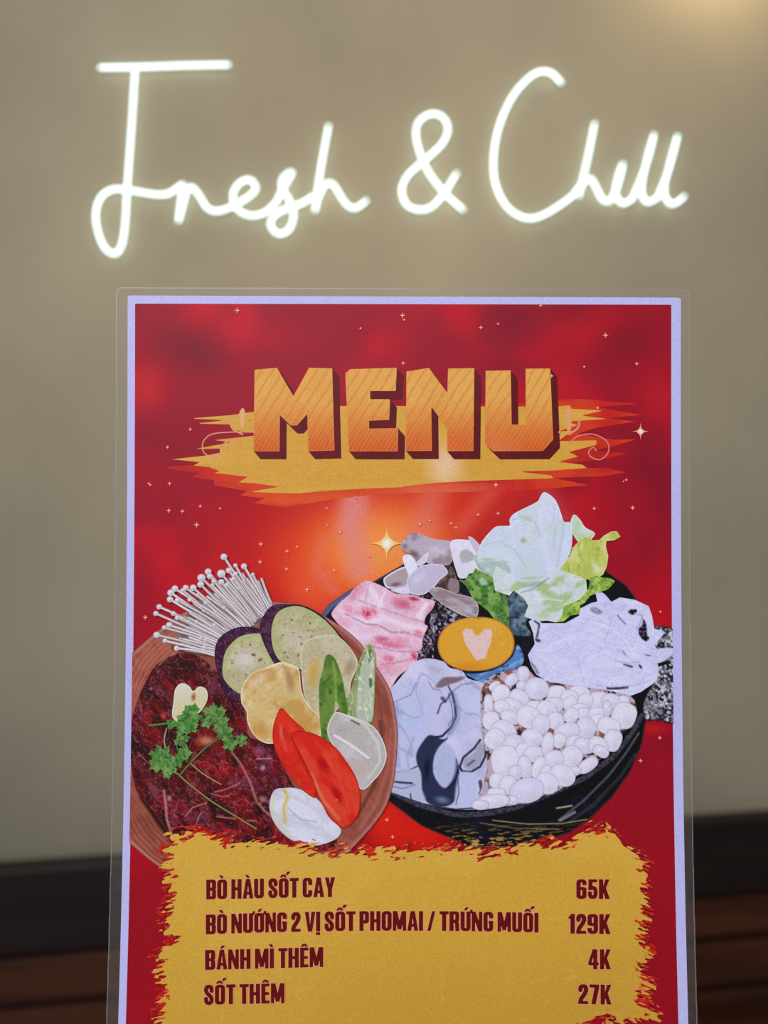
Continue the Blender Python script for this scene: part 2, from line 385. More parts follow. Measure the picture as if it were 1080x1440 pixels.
# --- title brush strokes
under = q('K', 200,695, 330,688, 420,640, 520,600, 520,480, 700,490, 1074,485)+q('L', 330,440, 470,438, 600,424, 700,428, 760,436, 845,440, 780,446, 700,452, 850,478,
        740,488, 830,500, 700,520, 640,540, 760,560, 835,558, 760,580, 700,596, 800,604, 740,622, 620,636, 600,652, 740,654, 800,668, 720,680, 560,686, 680,710, 500,724, 300,732, 0,738)+q('K', 800,808, 640,838, 520,822,
        560,806, 470,796, 500,780, 380,760, 380,742, 300,730, 330,716, 250,708)
yel = q('K', 520,500, 440,512, 290,524, 420,530, 310,542, 440,545, 450,565, 520,575, 520,585, 380,600, 440,608, 310,632, 400,630, 400,645, 350,655, 230,668, 330,678, 305,690,
        360,695, 400,710, 380,716, 500,730, 465,750, 520,752, 610,765, 505,783, 600,787, 680,788, 780,779, 900,772, 1074,765)+q('L', 60,714, 170,702, 310,695, 560,687, 550,677, 440,665, 560,661,
        670,653, 655,642, 575,633, 640,615, 610,600, 700,577, 702,562, 575,565, 600,545, 640,530, 575,532, 640,512, 600,500, 735,491, 650,480, 725,463, 620,458, 612,446, 570,450, 330,450, 120,452)+q('K', 1060,480, 820,480)
print_part('brush_stroke', card, [(under, (196, 44, 40), [('n', 60, (214, 70, 40), .8, .4, .7, 5), glow(470, 705, 200, 40, (226, 92, 44), .9), glow(620, 690, 130, 30, (232, 120, 80), .7), ('n', 14, (165, 32, 42), .5, .5, .75, 8, 4, 6)])],
           step=1.2, label='orange-red brush stroke behind the title')
print_part('brush_stroke', card, [(yel, (216, 160, 68), [('n', 30, (224, 172, 80), .6, .4, .7, 6, 0, 4), ('n', 5, (200, 146, 54), .35, .5, .8, 9, 0, 6),
           ('e', 626, 655, 40, 50, 0, (240, 205, 190), .9), ('e', 600, 640, 30, 20, 0, (236, 190, 150), .5), ('g', 300, 560, 300, 590, (206, 160, 70), .2)])],
           step=1.0, label='yellow brush stroke behind the title')
def stroke(P, wd, n=8):
    P = [tuple(p) for p in catmull(P, n)]; A = np.array(P)
    return ((lambda X, Y: wd/2-line_d(P, X, Y)), (A[:, 0].min()-wd, A[:, 1].min()-wd, A[:, 0].max()+wd, A[:, 1].max()+wd))
fl = (222, 150, 122)
print_part('flourish', card, [(stroke(q('K', 520,572, 440,572, 370,580, 340,610, 345,645, 375,660, 405,645, 405,625, 430,605, 470,615), 1.6), fl, []),
    (stroke(q('K', 470,600, 430,600, 410,625, 440,620), 1.4), fl, []), (sq_('K', 470,500, 482,486, 490,505, 488,545, 478,560, 468,530), (226, 170, 112), [('edge', 1.5, fl, .9)]),
    (stroke(q('K', 430,520, 445,560, 480,580), 2.2), (220, 160, 110), [])], step=0.7, label='pale pink curled flourish left of the title')
print_part('flourish', card, [(stroke(q('L', 610,575, 640,548, 690,542, 735,565, 740,600, 715,625, 685,618, 675,600, 690,585, 700,595), 1.7), (226, 130, 118), []),
    (sq_('L', 603,455, 616,470, 618,520, 608,540, 600,500), (226, 160, 110), [('edge', 1.5, fl, .9)]), (stroke(q('L', 645,490, 640,520, 612,542), 3), (222, 140, 112), [])],
    step=0.7, label='pale pink curled flourish right of the title')

# --- title letters
MENU = {'M': q('K', 523,352, 602,345, 660,445, 715,345, 797,347, 805,637, 712,640, 709,508, 672,549, 650,549, 612,512, 611,640, 519,640),
        'E': q('K', 843,364, 860,350, 1025,345, 1021,427, 931,427, 931,456, 1001,456, 998,529, 927,532, 927,560, 1030,558, 1028,640, 855,640),
        'N': q('L', 74,335, 148,323, 209,405, 211,325, 298,324, 295,597, 208,598, 207,520, 156,451, 158,597, 72,597),
        'U': q('L', 335,333, 418,331, 421,510, 467,510, 467,326, 548,325, 558,560, 524,597, 360,598, 333,572)}
for ch, P in MENU.items():
    sh = []
    for k in range(0, 13):
        sh.append([(x+k*0.80, y+k*0.92) for x, y in P])
    PP = [np.array(s) for s in sh]
    f = lambda X, Y, PP=PP: np.max([poly_sd(p, X, Y) for p in PP], 0)
    A = np.array(P); bb = (A[:, 0].min()-2, A[:, 1].min()-2, A[:, 0].max()+14, A[:, 1].max()+14)
    soft = lambda X, Y, f=f: f(X, Y)+4.0
    halo = print_part('letter_shadow', card, [((f, bb), (96, 18, 34), [('n', 14, (120, 24, 38), .5, .4, .7, 4)])], step=0.8, label='dark maroon block shadow of the title letter '+ch)
    L = print_part('title_letter', card, [(P, (226, 170, 84), [('g', 560, 550, 560, 650, (208, 84, 34), 1.0), ('n', 40, (206, 120, 50), .15, .4, .8, 2),
        ('st', -58, 5.2, .34, (240, 168, 104), .36), ('st', -58, 13, .3, (206, 110, 50), .35), ('edge', 1.2, (236, 150, 80), .5),
        glow(700, 655, 60, 60, (236, 150, 120), .5), glow(620, 650, 60, 40, (236, 150, 120), .4)])], step=0.9, label='orange block capital '+ch)

# --- sparkles
def plus(x, y, r): return ((lambda X, Y: np.maximum(np.minimum(r-np.abs(X-x), 0.55*r**.3-np.abs(Y-y)), np.minimum(0.55*r**.3-np.abs(X-x), r-np.abs(Y-y)))), (x-r-1, y-r-1, x+r+1, y+r+1))
SP = [(334,437,4),(566,444,4),(507,462,2),(851,472,4),(676,461,3),(760,430,2.5),(567,511,3),(568,450,2),(895,512,3),(821,516,2),(236,629,2.5),(268,604,2.5),(239,680,3),(212,682,2),(238,718,3.5),
      (257,719,3),(282,712,2.5),(700,722,3),(697,682,4),(835,715,3),(889,714,3.5),(432,829,4),(403,800,3),(404,775,3),(478,748,3.5),(590,737,3.5),(604,732,3),(641,742,2.5),(672,724,2.5),
      (634,736,2.5),(735,745,2),(277,738,4),(205,868,3.5),(367,765,3.5),(366,790,3.5),(530,820,2),(470,802,3),(928,860,2),(544,1152,3),(900,1069,3),(927,1037,3),(552,1176,3),(418,769,2),(880,675,2),
      (876,677,1.5),(310,715,2),(210,680,2),(700,456,2),(840,574,2.5),(520,782,2.5),(461,738,2),(350,590,1.5),(775,529,3),(786,608,2),(500,700,2),(460,715,2)]
print_part('small_sparkles', card, [(plus(x, y, r), (226, 104, 84), [('e', x, y, r, r, 0, (250, 196, 170), .9)]) for x, y, r in SP], step=0.8, stuff=True, label='tiny pale cross-shaped sparkles')
def star(x, y, r):
    f = lambda X, Y: 1-(np.sqrt(np.abs(X-x)/r+1e-9)+np.sqrt(np.abs(Y-y)/r+1e-9))
    g = lambda X, Y: np.maximum(f(X, Y)*3, r*.33-np.hypot(X-x, Y-y))
    return (g, (x-r, y-r, x+r, y+r))
for x, y, r, g in ((900, 607, 12, (232, 150, 120)), (544, 764, 24, (250, 200, 120))):
    print_part('sparkle', card, [(star(x, y, r), g, [('e', x, y, r*.5, r*.5, 0, (250, 245, 250), 1)])], step=0.8, label='larger four-pointed sparkle')

# ------------------------------------------------------------------ printed stone pot (right)
pot = [(453,862),(463,849),(492,829),(526,817),(567,793),(640,770),(760,775),(852,803),(880,823),(897,846),(915,900),(926,950),(914,1000),(907,1015),(902,1045),(885,1085),(860,1120),(830,1150),(800,1170),(760,1183),(710,1190),(660,1190),(592,1160),(547,1126),(480,1080),(450,950)]
rimP = q('J', -480,700, -300,790, -100,845, 0,848, 120,835, 250,808, 450,728, 640,640, 800,522, 900,390, 960,290)
P_pot = print_part('stone_pot_picture', card, [(pot, (24, 22, 30), [('n', 30, (44, 42, 54), .6, .4, .7, 3), ('l', [(x+2, y+3) for x, y in rimP], 7, (86, 86, 104), .75), ('v', 5, (20, 20, 28), .5, .12, 5),
     ('l', q('J', 500,890, 640,780, 780,640, 880,510, 950,400), 3.0, (104, 102, 112), .7), ('l', q('J', 560,900, 700,800, 850,640, 930,520), 5, (60, 58, 64), .7),
     ('l', q('J', 130,890, 330,912, 520,908, 660,885), 1.3, (214, 190, 140), .7), ('l', q('J', 60,905, 260,935, 500,940), 1.2, (180, 160, 120), .6), ('l', q('J', 510,890, 590,845), 4, (140, 138, 150), .8),
     ('l', q('J', 490,822, 575,808), 2, (214, 200, 150), .8), ('l', [(455,862),(466,850),(494,831)], 10, (92, 104, 146), .9), ('l', [(526,817),(567,793)], 5, (60, 62, 86), .9),
     ('f', lambda X, Y: smo(Y, 1148, 1190)*(fbm(X, Y, 1.7, 21, 2, -6, 7) > .585)*0.9, (200, 164, 88)), ('edge', 2.2, (90, 60, 64), .6)])], label='dark stone pot full of food', step=1.05)
print_part('pot_handle', P_pot, [(sq_('H', 890,285, 950,285, 1010,300, 1060,420, 1060,900, 900,902, 832,900, 815,840, 820,770, 880,660, 900,600, 870,400), (120, 118, 132),
     [('n', 3, (212, 210, 226), .95, .5, .62, 2), ('n', 3.2, (38, 36, 46), .95, .52, .62, 9), ('edge', 2.5, (40, 38, 46), .8), ('e', 912, 995, 14, 14, 0, (150, 148, 164), .6)]),
     (sq_('H', 888,440, 1010,425, 1010,470, 940,520, 890,530), (206, 206, 240), [('edge', 1.5, (120, 118, 140), .6)]), (q('H', 888,533, 990,508, 990,525, 900,556), (26, 26, 34), [])], step=1.2, label='speckled grey stone handle')
print_part('soy_sauce', P_pot, [(sq_('F', 610,500, 760,480, 900,560, 1020,640, 1040,720, 780,760, 740,939, 640,939, 650,860, 690,740, 730,620), (34, 26, 32),
     [('n', 8, (84, 62, 66), .8, .5, .7, 3), ('v', 7, (160, 150, 190), .8, .05, 8), ('n', 4, (196, 190, 224), .8, .64, .7, 5)])], step=1.3, label='dark speckled sauce around the egg')

pork = q('F', 80,640, 120,560, 190,500, 230,455, 300,405, 350,415, 430,450, 500,490, 600,497, 680,520, 755,540, 742,590, 700,640, 690,690, 712,706, 680,780, 672,850, 640,880)+q('I', 275,60, 262,135, 215,180, 140,240, 80,325, 0,300, -60,100)
P_pork = print_part('pork_belly', P_pot, [(smooth(pork, 2), (226, 182, 208), [('n', 26, (236, 208, 232), .7, .4, .7, 4, 20, 3),
     ('ls', q('F', 140,590, 300,680, 420,650, 560,700, 680,730), 9, (240, 222, 242), .85), ('ls', q('F', 330,450, 400,560, 380,620), 8, (240, 224, 242), .8), ('ls', q('F', 100,700, 260,780, 420,760, 560,850), 9, (236, 214, 238), .7), ('ls', q('F', 700,560, 660,650), 6, (242, 226, 244), .8),
     ('e', *q('F', 240,480)[0], 26, 12, -50, (216, 120, 150), .7), ('e', *q('F', 310,620)[0], 14, 10, 60, (204, 40, 70), .95), ('e', *q('F', 200,600)[0], 26, 10, 25, (222, 130, 160), .7), ('e', *q('F', 360,610)[0], 12, 10, 60, (220, 110, 140), .8),
     ('e', *q('F', 550,560)[0], 26, 13, 15, (206, 96, 126), .95), ('e', *q('F', 620,525)[0], 12, 5, 10, (176, 30, 60), .95), ('e', *q('F', 410,790)[0], 20, 8, 5, (210, 96, 130), .95), ('e', *q('F', 520,800)[0], 22, 8, 5, (226, 130, 160), .7),
     ('e', *q('F', 650,745)[0], 10, 6, 20, (228, 120, 130), .9), ('e', *q('F', 150,680)[0], 18, 10, 25, (228, 140, 170), .6), ('e', *q('I', 60,180)[0], 30, 16, -10, (222, 140, 166), .6), ('e', *q('I', 100,30)[0], 40, 8, 8, (212, 100, 134), .8),
     ('e', *q('F', 620,905)[0], 7, 9, -20, (206, 40, 70), .9), ('e', *q('I', 80,120)[0], 14, 8, 8, (216, 84, 120), .7), ('e', *q('F', 725,600)[0], 8, 14, 20, (206, 140, 150), .7),
     ('ls', q('F', 170,625, 300,690, 390,700, 470,745, 560,745, 670,775), 2.4, (186, 120, 160), .8), ('ls', q('F', 220,520, 320,560, 440,600, 560,640, 690,680), 2.2, (196, 140, 180), .7),
     ('ls', q('F', 300,830, 400,850, 500,870, 640,875), 2.2, (190, 120, 160), .7), ('ls', q('F', 300,540, 320,430), 2.0, (200, 140, 180), .6), ('ls', q('F', 380,590, 430,480), 3.0, (244, 226, 244), .8),
     ('ls', q('F', 640,640, 700,560), 4.0, (240, 224, 240), .8), ('ls', q('I', 20,160, 120,150, 240,120), 2.0, (190, 120, 150), .6), ('v', 9, (244, 214, 232), .5, .05, 12), ('edge', 1.4, (210, 150, 170), .5)])],
     step=1.2, label='slices of marbled pink pork belly')
mush = (188, 172, 190)
print_part('oyster_mushroom', P_pot, [
    (sq_('F', 760,285, 840,285, 890,350, 920,480, 1000,540, 980,600, 880,560, 800,470, 740,480), (74, 54, 56), [('n', 10, (130, 104, 100), .8, .4, .65, 2), ('v', 6, (180, 160, 170), .5, .04, 6)]),
    (sq_('F', 530,178, 560,130, 590,100, 650,92, 740,128, 870,152, 880,250, 850,300, 760,300, 700,285, 690,240, 640,290, 600,235, 560,215), mush, [('n', 12, (146, 120, 134), .7, .45, .7, 3), ('e', *q('F', 620,230)[0], 14, 8, 30, (116, 84, 88), .9),
        ('e', *q('F', 780,210)[0], 22, 12, 10, (214, 204, 228), .8), ('e', *q('F', 830,265)[0], 14, 7, 0, (160, 138, 140), .8), ('e', *q('F', 560,180)[0], 8, 7, 0, (130, 100, 112), .8)]),
    (sq_('F', 425,385, 560,312, 592,370, 578,440, 470,458, 430,440), (176, 158, 170), [('edge', 3, (232, 228, 246), .9), ('e', *q('F', 500,430)[0], 12, 5, -10, (110, 84, 90), .9)]),
    (sq_('F', 545,252, 600,238, 645,320, 610,372, 578,350), (228, 226, 246), []), (sq_('F', 630,295, 650,270, 715,215, 705,275, 660,310), (214, 206, 230), []),
    (sq_('F', 465,462, 580,440, 592,492, 520,490), (220, 214, 238), [('edge', 1.5, (150, 130, 150), .6)]),
    (sq_('F', 865,142, 980,138, 1005,170, 1040,230, 1090,300, 1090,350, 930,392, 898,340, 868,230), (226, 222, 244), [('p', sq_('F', 925,220, 970,200, 1020,245, 990,280, 930,285), (172, 170, 176), .9, 1.5), ('g', 670, 780, 650, 812, (206, 204, 224), .5)]),
    (sq_('F', 975,120, 1000,118, 1060,180, 1040,230), (200, 190, 210), []),
    (sq_('F', 578,390, 640,322, 700,300, 765,295, 815,308, 842,355, 790,400, 750,450, 680,497, 600,490, 580,450), (202, 194, 220), [('st', -42, 2.4, .5, (176, 164, 190), .6), ('edge', 1.5, (236, 232, 250), .8), ('e', *q('F', 650,390)[0], 18, 10, -40, (216, 210, 236), .7)]),
    (sq_('F', 850,470, 850,400, 880,390, 915,410, 915,480, 880,485), (150, 132, 140), [('st', 80, 3, .4, (110, 90, 100), .6)]),
    (sq_('F', 720,462, 780,448, 900,490, 1010,520, 1045,580, 1025,650, 930,630, 830,575, 750,512), (176, 162, 170), [('n', 8, (140, 122, 130), .8, .45, .65, 5, 20, 3), ('e', *q('F', 985,600)[0], 10, 7, 20, (190, 190, 214), .9), ('edge', 1.6, (206, 198, 214), .7)])],
    step=1.1, label='pale grey oyster mushroom pieces')
# lettuce
lw = (212, 217, 243)
print_part('lettuce', P_pot, [
    (q('G', 60,580, 100,590, 125,545, 150,540, 165,512, 200,535, 235,545, 270,540, 285,620, 340,670, 380,720, 375,850, 400,915, 330,890, 240,770, 150,700, 110,620), (76, 122, 58),
        [('n', 9, (130, 168, 84), .9, .45, .65, 2, 50, 2), ('n', 5, (46, 92, 44), .8, .55, .7, 7), ('v', 10, (150, 186, 120), .6, .04, 3), ('p', q('G', 180,580, 215,570, 245,610, 200,620), (190, 214, 190), .8, 2), ('edge', 1.4, (136, 170, 80), .6)]),
    (sq_('G', 365,680, 430,650, 500,730, 500,780, 470,850, 500,920, 380,907, 370,800), (72, 92, 112), [('n', 9, (120, 144, 160), .8, .45, .7, 5), ('n', 5, (36, 48, 66), .7, .55, .7, 6)]),
    (sq_('G', 170,430, 400,430, 700,430, 775,520, 720,640, 560,760, 400,650, 270,570, 190,520), (176, 194, 196), [('n', 14, (140, 168, 120), .7, .48, .7, 4), ('n', 9, (214, 222, 236), .6, .5, .7, 9)]),
    (sq_('G', 740,240, 762,188, 800,220, 830,265, 888,300, 868,335, 800,362, 752,300), (204, 220, 216), [('n', 14, (176, 200, 150), .6, .45, .7, 4), ('edge', 1.3, (236, 242, 240), .7)]),
    (q('G', 752,392, 790,350, 830,322, 865,318, 872,345, 915,342, 945,315, 985,292, 1020,288, 1044,322, 1005,345, 958,350, 955,380, 970,440, 962,500, 940,550, 905,575, 860,585, 780,560, 680,520, 735,440), (184, 192, 92),
        [('n', 16, (214, 216, 150), .8, .45, .7, 4, 80, 2), ('n', 7, (150, 170, 60), .7, .55, .75, 6), ('e', *q('G', 900,520)[0], 12, 12, 0, (226, 226, 200), .8), ('e', *q('G', 810,380)[0], 4, 12, 10, (220, 226, 180), .8), ('edge', 1.5, (220, 210, 130), .7)]),
    (q('G', 650,840, 680,760, 700,720, 780,700, 850,640, 860,570, 900,560, 940,570, 985,575, 1012,592, 970,640, 900,665, 860,680, 830,720, 800,740, 800,790, 740,800, 700,835), (136, 172, 66),
        [('n', 9, (176, 204, 100), .9, .45, .65, 3), ('n', 6, (84, 130, 50), .8, .55, .7, 8), ('v', 8, (200, 220, 140), .5, .04, 3)]),
    (q('G', 268,560, 290,500, 400,560, 560,575, 660,528, 740,545, 835,580, 842,650, 800,700, 700,745, 690,800, 655,842, 600,830, 540,835, 460,805, 485,740, 455,690, 400,645, 370,680, 330,665, 285,650), (206, 214, 220),
        [('n', 18, (218, 220, 242), .8, .4, .65, 4), ('n', 12, (160, 190, 120), .75, .52, .72, 6, -20, 2), ('e', *q('G', 610,670)[0], 18, 8, 10, (158, 188, 110), .8), ('e', *q('G', 520,610)[0], 22, 7, -10, (140, 160, 140), .7),
         ('e', *q('G', 570,800)[0], 14, 6, 0, (176, 202, 140), .8), ('ls', q('G', 440,660, 520,640, 610,570), 2, (120, 140, 130), .6), ('ls', q('G', 520,700, 600,700, 690,710), 2, (226, 232, 236), .8), ('edge', 1.3, (220, 232, 180), .6)]),
    (smooth(q('G', 370,222, 390,190, 430,165, 540,110, 560,75, 585,52, 650,100, 690,200, 702,232, 745,240, 752,330, 735,430, 670,520, 610,560, 560,582, 430,592, 385,560, 370,500, 300,470, 190,470, 180,420, 205,350, 270,275, 300,258, 372,255), 1), lw,
        [('n', 40, (200, 212, 230), .7, .4, .65, 4), ('n', 20, (200, 212, 204), .45, .52, .75, 9), ('e', *q('G', 470,210)[0], 14, 8, 20, (176, 200, 170), .7), ('e', *q('G', 455,345)[0], 7, 6, 20, (150, 178, 128), .9), ('e', *q('G', 250,465)[0], 18, 5, 5, (150, 180, 96), .85),
         ('e', *q('G', 330,478)[0], 12, 4, 10, (140, 170, 80), .9), ('e', *q('G', 300,410)[0], 26, 22, 0, (206, 220, 222), .6), ('e', *q('G', 500,575)[0], 26, 5, -5, (170, 190, 160), .7), ('ls', q('G', 380,560, 300,470), 2, (190, 206, 190), .5),
         ('ls', q('G', 375,230, 385,300, 400,380), 5, (214, 218, 244), .8), ('ls', q('G', 585,60, 560,180, 570,330, 620,520), 9, (216, 218, 246), .8), ('ls', q('G', 700,220, 690,330, 660,500), 4, (180, 198, 204), .55),
         ('ls', q('G', 380,225, 440,200, 520,230, 560,320), 2.5, (176, 194, 200), .6), ('ls', q('G', 210,380, 300,350, 400,400, 470,500), 2.5, (178, 198, 198), .55), ('ls', q('G', 640,130, 650,260, 640,400), 2, (188, 202, 216), .6), ('edge', 1.4, (228, 234, 250), .6)])],
    step=1.2, label='pale and green lettuce leaves')
# rice noodles
nood = q('H', 55,470, 100,400, 90,330, 60,250, 100,230, 150,262, 240,262, 300,262, 392,212, 400,165, 470,130, 512,120, 500,62, 545,60, 570,80, 605,122, 660,92, 760,108, 850,150, 872,210, 888,300, 940,312, 945,340, 890,405, 905,430, 905,520, 920,560, 905,640, 880,660, 800,715, 720,745, 640,755, 560,700, 400,690, 200,668, 150,625, 110,600, 75,540)
nl = (168, 166, 206)
print_part('rice_noodles', P_pot, [(nood, (213, 211, 248), [('n', 16, (203, 201, 242), .7, .45, .65, 4, 15, 3), ('v', 16, (184, 184, 226), .35, .05, 3, 20, 3), ('v', 12, (222, 222, 252), .6, .04, 9, -30, 3),
     ('n', 26, (198, 200, 242), .5, .5, .7, 12),
     ('ls', q('H', 110,420, 260,330, 420,310, 560,370, 700,360), 1.6, (192, 190, 230), .5), ('ls', q('H', 140,480, 300,430, 480,440, 640,500), 1.6, (192, 190, 230), .5), ('ls', q('H', 200,600, 330,540, 500,560, 640,600, 800,590), 1.6, (192, 190, 230), .5),
     ('ls', q('H', 420,230, 560,260, 660,330, 720,430), 1.6, (192, 190, 230), .5), ('ls', q('H', 180,300, 300,380, 380,500, 420,640), 1.6, (182, 182, 224), .5), ('ls', q('H', 560,140, 600,260, 560,400), 1.6, (178, 178, 220), .6),
     ('ls', q('H', 120,450, 280,370, 440,360, 600,420, 760,430), 2, (224, 224, 252), .7), ('ls', q('H', 480,250, 620,300, 720,400, 760,500), 2, (226, 226, 253), .7), ('ls', q('H', 240,640, 400,600, 560,640, 700,650), 2, (224, 224, 252), .7), ('p', sq_('H', 465,165, 500,158, 545,185, 530,205, 480,190), (140, 138, 160), .95, 1), ('p', sq_('H', 715,188, 735,172, 770,172, 768,195, 740,208), (24, 22, 34), 1, .8),
     ('p', sq_('H', 815,235, 835,270, 840,340, 855,360, 830,382, 790,345, 785,300, 808,275), (24, 22, 34), 1, .8), ('l', q('H', 645,210, 665,235, 700,270), 2.0, (120, 116, 150), .9), ('l', q('H', 760,200, 810,210, 800,260, 770,300), 3.0, nl, .8),
     ('l', q('H', 690,535, 740,550), 3.2, (70, 66, 90), .9), ('l', q('H', 620,510, 690,525, 790,520), 1.4, nl, .8), ('l', q('H', 790,540, 802,555), 3, (50, 48, 70), .9), ('l', q('H', 830,470, 865,478), 1.8, (90, 88, 120), .9), ('l', q('H', 580,690, 620,692, 710,686), 3.4, (40, 38, 58), .95),
     ('l', q('H', 500,672, 600,685, 760,672, 850,640), 1.2, nl, .8), ('l', q('H', 680,445, 700,470), 1.4, (110, 108, 140), .8), ('l', q('H', 640,430, 730,500, 780,560), 1.0, nl, .6), ('l', q('H', 100,250, 130,270, 120,330, 110,370), 3.0, (60, 66, 84), .9),
     ('l', q('H', 120,378, 130,378), 4, (40, 40, 60), .95), ('l', q('H', 70,520, 100,550, 120,590), 4, (130, 126, 150), .8), ('e', *q('H', 690,150)[0], 8, 4, 0, (176, 176, 210), .7), ('e', *q('H', 90,290)[0], 7, 10, 0, (190, 206, 210), .7),
     ('n', 3, (226, 226, 252), .3, .5, .7, 8), ('edge', 1.2, (186, 186, 220), .5)])], step=1.2, label='heap of white rice noodles')
# egg yolk in its blue dish
print_part('blue_dish', P_pot, [(sq_('I', 420,110, 520,190, 640,212, 780,180, 880,110, 920,20, 960,60, 975,130, 940,190, 860,235, 740,300, 640,262, 560,215, 460,160), (88, 132, 196),
     [('n', 6, (130, 176, 226), .8, .45, .65, 3, -25, 4), ('v', 5, (36, 50, 96), .6, .05, 5, -20, 3), ('edge', 2.6, (24, 26, 44), .95), ('e', *q('I', 820,220)[0], 6, 5, 0, (196, 206, 236), .8)])], step=1.0, label='blue glazed little dish under the egg yolk')
print_part('egg_yolk', P_pot, [((lambda X, Y: np.minimum(ell_f(669, 905, 54, 38, -3, 2.15)(X, Y), 60), (612, 864, 726, 945)), (222, 162, 58), [('e', 660, 938, 44, 12, 0, (214, 136, 40), .8), ('e', 672, 868, 9, 4, 0, (170, 110, 60), .8), ('e', 690, 880, 30, 14, 10, (232, 178, 72), .6), ('edge', 2.0, (176, 108, 40), .8),
     ('p', [(650,888),(655,883),(664,885),(666,891),(672,893),(678,888),(681,884),(690,884),(692,890),(690,903),(684,918),(682,925),(669,928),(664,920),(656,908),(653,902)], (226, 196, 202), .95, 1.2), ('e', 706, 905, 5, 3, 0, (234, 190, 130), .8)])], step=1.0, label='orange egg yolk with a pale heart-shaped shine')
# oysters
ob = (196, 196, 234)
dk = (34, 36, 62)
print_part('oysters', P_pot, [(smooth(q('I', -10,330, 80,325, 200,190, 250,140, 340,118, 440,140, 480,180, 560,200, 600,250, 700,280, 745,320, 740,480, 700,590, 745,760, 740,1000, 690,1100, 520,1112, 300,1075, 90,1000, -10,960), 1), ob,
    [('n', 34, (212, 210, 246), .8, .4, .65, 3), ('n', 26, (176, 176, 214), .5, .5, .75, 6, 60, 2), ('e', *q('I', 220,520)[0], 30, 34, 0, (176, 194, 246), .7), ('e', *q('I', 640,420)[0], 20, 34, 10, (200, 206, 244), .7), ('e', *q('I', 200,480)[0], 12, 16, 0, (206, 206, 214), .5),
     ('e', *q('I', 380,190)[0], 20, 9, 20, (176, 172, 196), .8), ('e', *q('I', 160,310)[0], 16, 18, 30, (196, 200, 234), .7), ('l', q('I', 80,320, 140,240), 2, dk, .8), ('l', q('I', 100,410, 220,360, 260,280), 1.2, (110, 112, 150), .7),
     ('l', q('I', 340,270, 370,320, 420,330), 1.3, (120, 116, 140), .7), ('p', sq_('I', 385,305, 430,250, 480,240, 580,240, 540,270, 480,290, 420,310), (116, 90, 96), .85, 2), ('e', *q('I', 520,225)[0], 9, 5, 10, (214, 210, 230), .8), ('l', q('I', 470,300, 490,340, 460,390, 420,420, 400,480), 2.2, (56, 56, 84), .85),
     ('l', q('I', 430,380, 450,400), 5, (70, 68, 96), .8), ('l', q('I', 495,345, 515,430, 520,500, 490,570, 430,630, 360,640), 3.2, dk, .95), ('l', q('I', 470,350, 495,440, 500,510, 470,560), 1.3, (90, 90, 120), .8), ('l', q('I', 490,340, 560,290, 640,280), 1.5, (110, 110, 140), .7),
     ('l', q('I', 520,500, 460,640, 440,700), 1.2, (130, 132, 170), .6), ('l', q('I', 120,868, 200,860, 270,825), 2.0, (60, 60, 90), .9), ('v', 34, (150, 156, 196), .5, .03, 17, 60, 2),
     ('p', sq_('I', 350,622, 300,670, 262,740, 262,800, 290,880, 300,1010, 340,1070, 430,1095, 500,1070, 535,990, 545,880, 520,770, 500,900, 450,970, 400,930, 370,860, 380,760, 420,690, 470,640, 430,650), (44, 48, 76), .97, 1.4),
     ('p', sq_('I', 430,690, 480,690, 520,770, 520,860, 480,940, 430,960, 390,900, 380,800, 400,720), (176, 184, 222), .85, 3), ('e', *q('I', 430,1050)[0], 16, 8, 10, (110, 140, 184), .8), ('e', *q('I', 330,850)[0], 7, 26, 5, (24, 26, 48), .8),
     ('l', q('I', 470,975, 520,920, 535,850), 2.4, dk, .9), ('ls', q('I', 500,350, 530,440, 530,520, 480,610), 7, (120, 126, 166), .5), ('ls', q('I', 640,300, 700,330, 712,440, 690,580), 5, (150, 156, 200), .6), ('ls', q('I', 130,420, 125,600, 140,830), 6, (150, 158, 204), .6), ('ls', q('I', 240,640, 200,760, 210,850), 4, (160, 166, 206), .6), ('l', q('I', 680,655, 640,710, 570,770, 545,830, 560,860, 620,865, 680,830, 715,760, 715,680, 700,600), 3.0, dk, .95), ('p', sq_('I', 670,680, 705,690, 700,760, 650,840, 580,840, 570,790, 640,740), (164, 160, 186), .9, 2), ('l', q('I', 600,820, 640,790), 3, (80, 76, 100), .7),
     ('p', sq_('I', 540,880, 640,870, 660,900, 650,1100, 520,1105), (190, 196, 236), .9, 2), ('l', q('I', 680,930, 690,990, 680,1010), 5, (60, 58, 84), .85), ('l', q('I', 530,880, 540,1000, 520,1080), 1.4, (80, 80, 110), .8), ('l', q('I', 740,790, 750,880, 735,1000, 720,1040), 2.0, (70, 70, 96), .9),
     ('p', sq_('I', 90,870, 270,850, 290,960, 310,1065, 90,1000), (180, 184, 216), .85, 2), ('l', q('I', 120,930, 160,935, 230,940), 3.0, (50, 52, 78), .85), ('l', q('I', 100,960, 170,975, 250,950), 1.4, (90, 92, 126), .7), ('l', q('I', 220,1010, 225,1040), 2.0, (50, 52, 78), .8),
     ('l', q('I', -10,960, 90,1003, 300,1075, 430,1100, 520,1112, 690,1100), 2.4, dk, .8)])], step=1.1, label='grey-blue oysters with dark frilled edges')
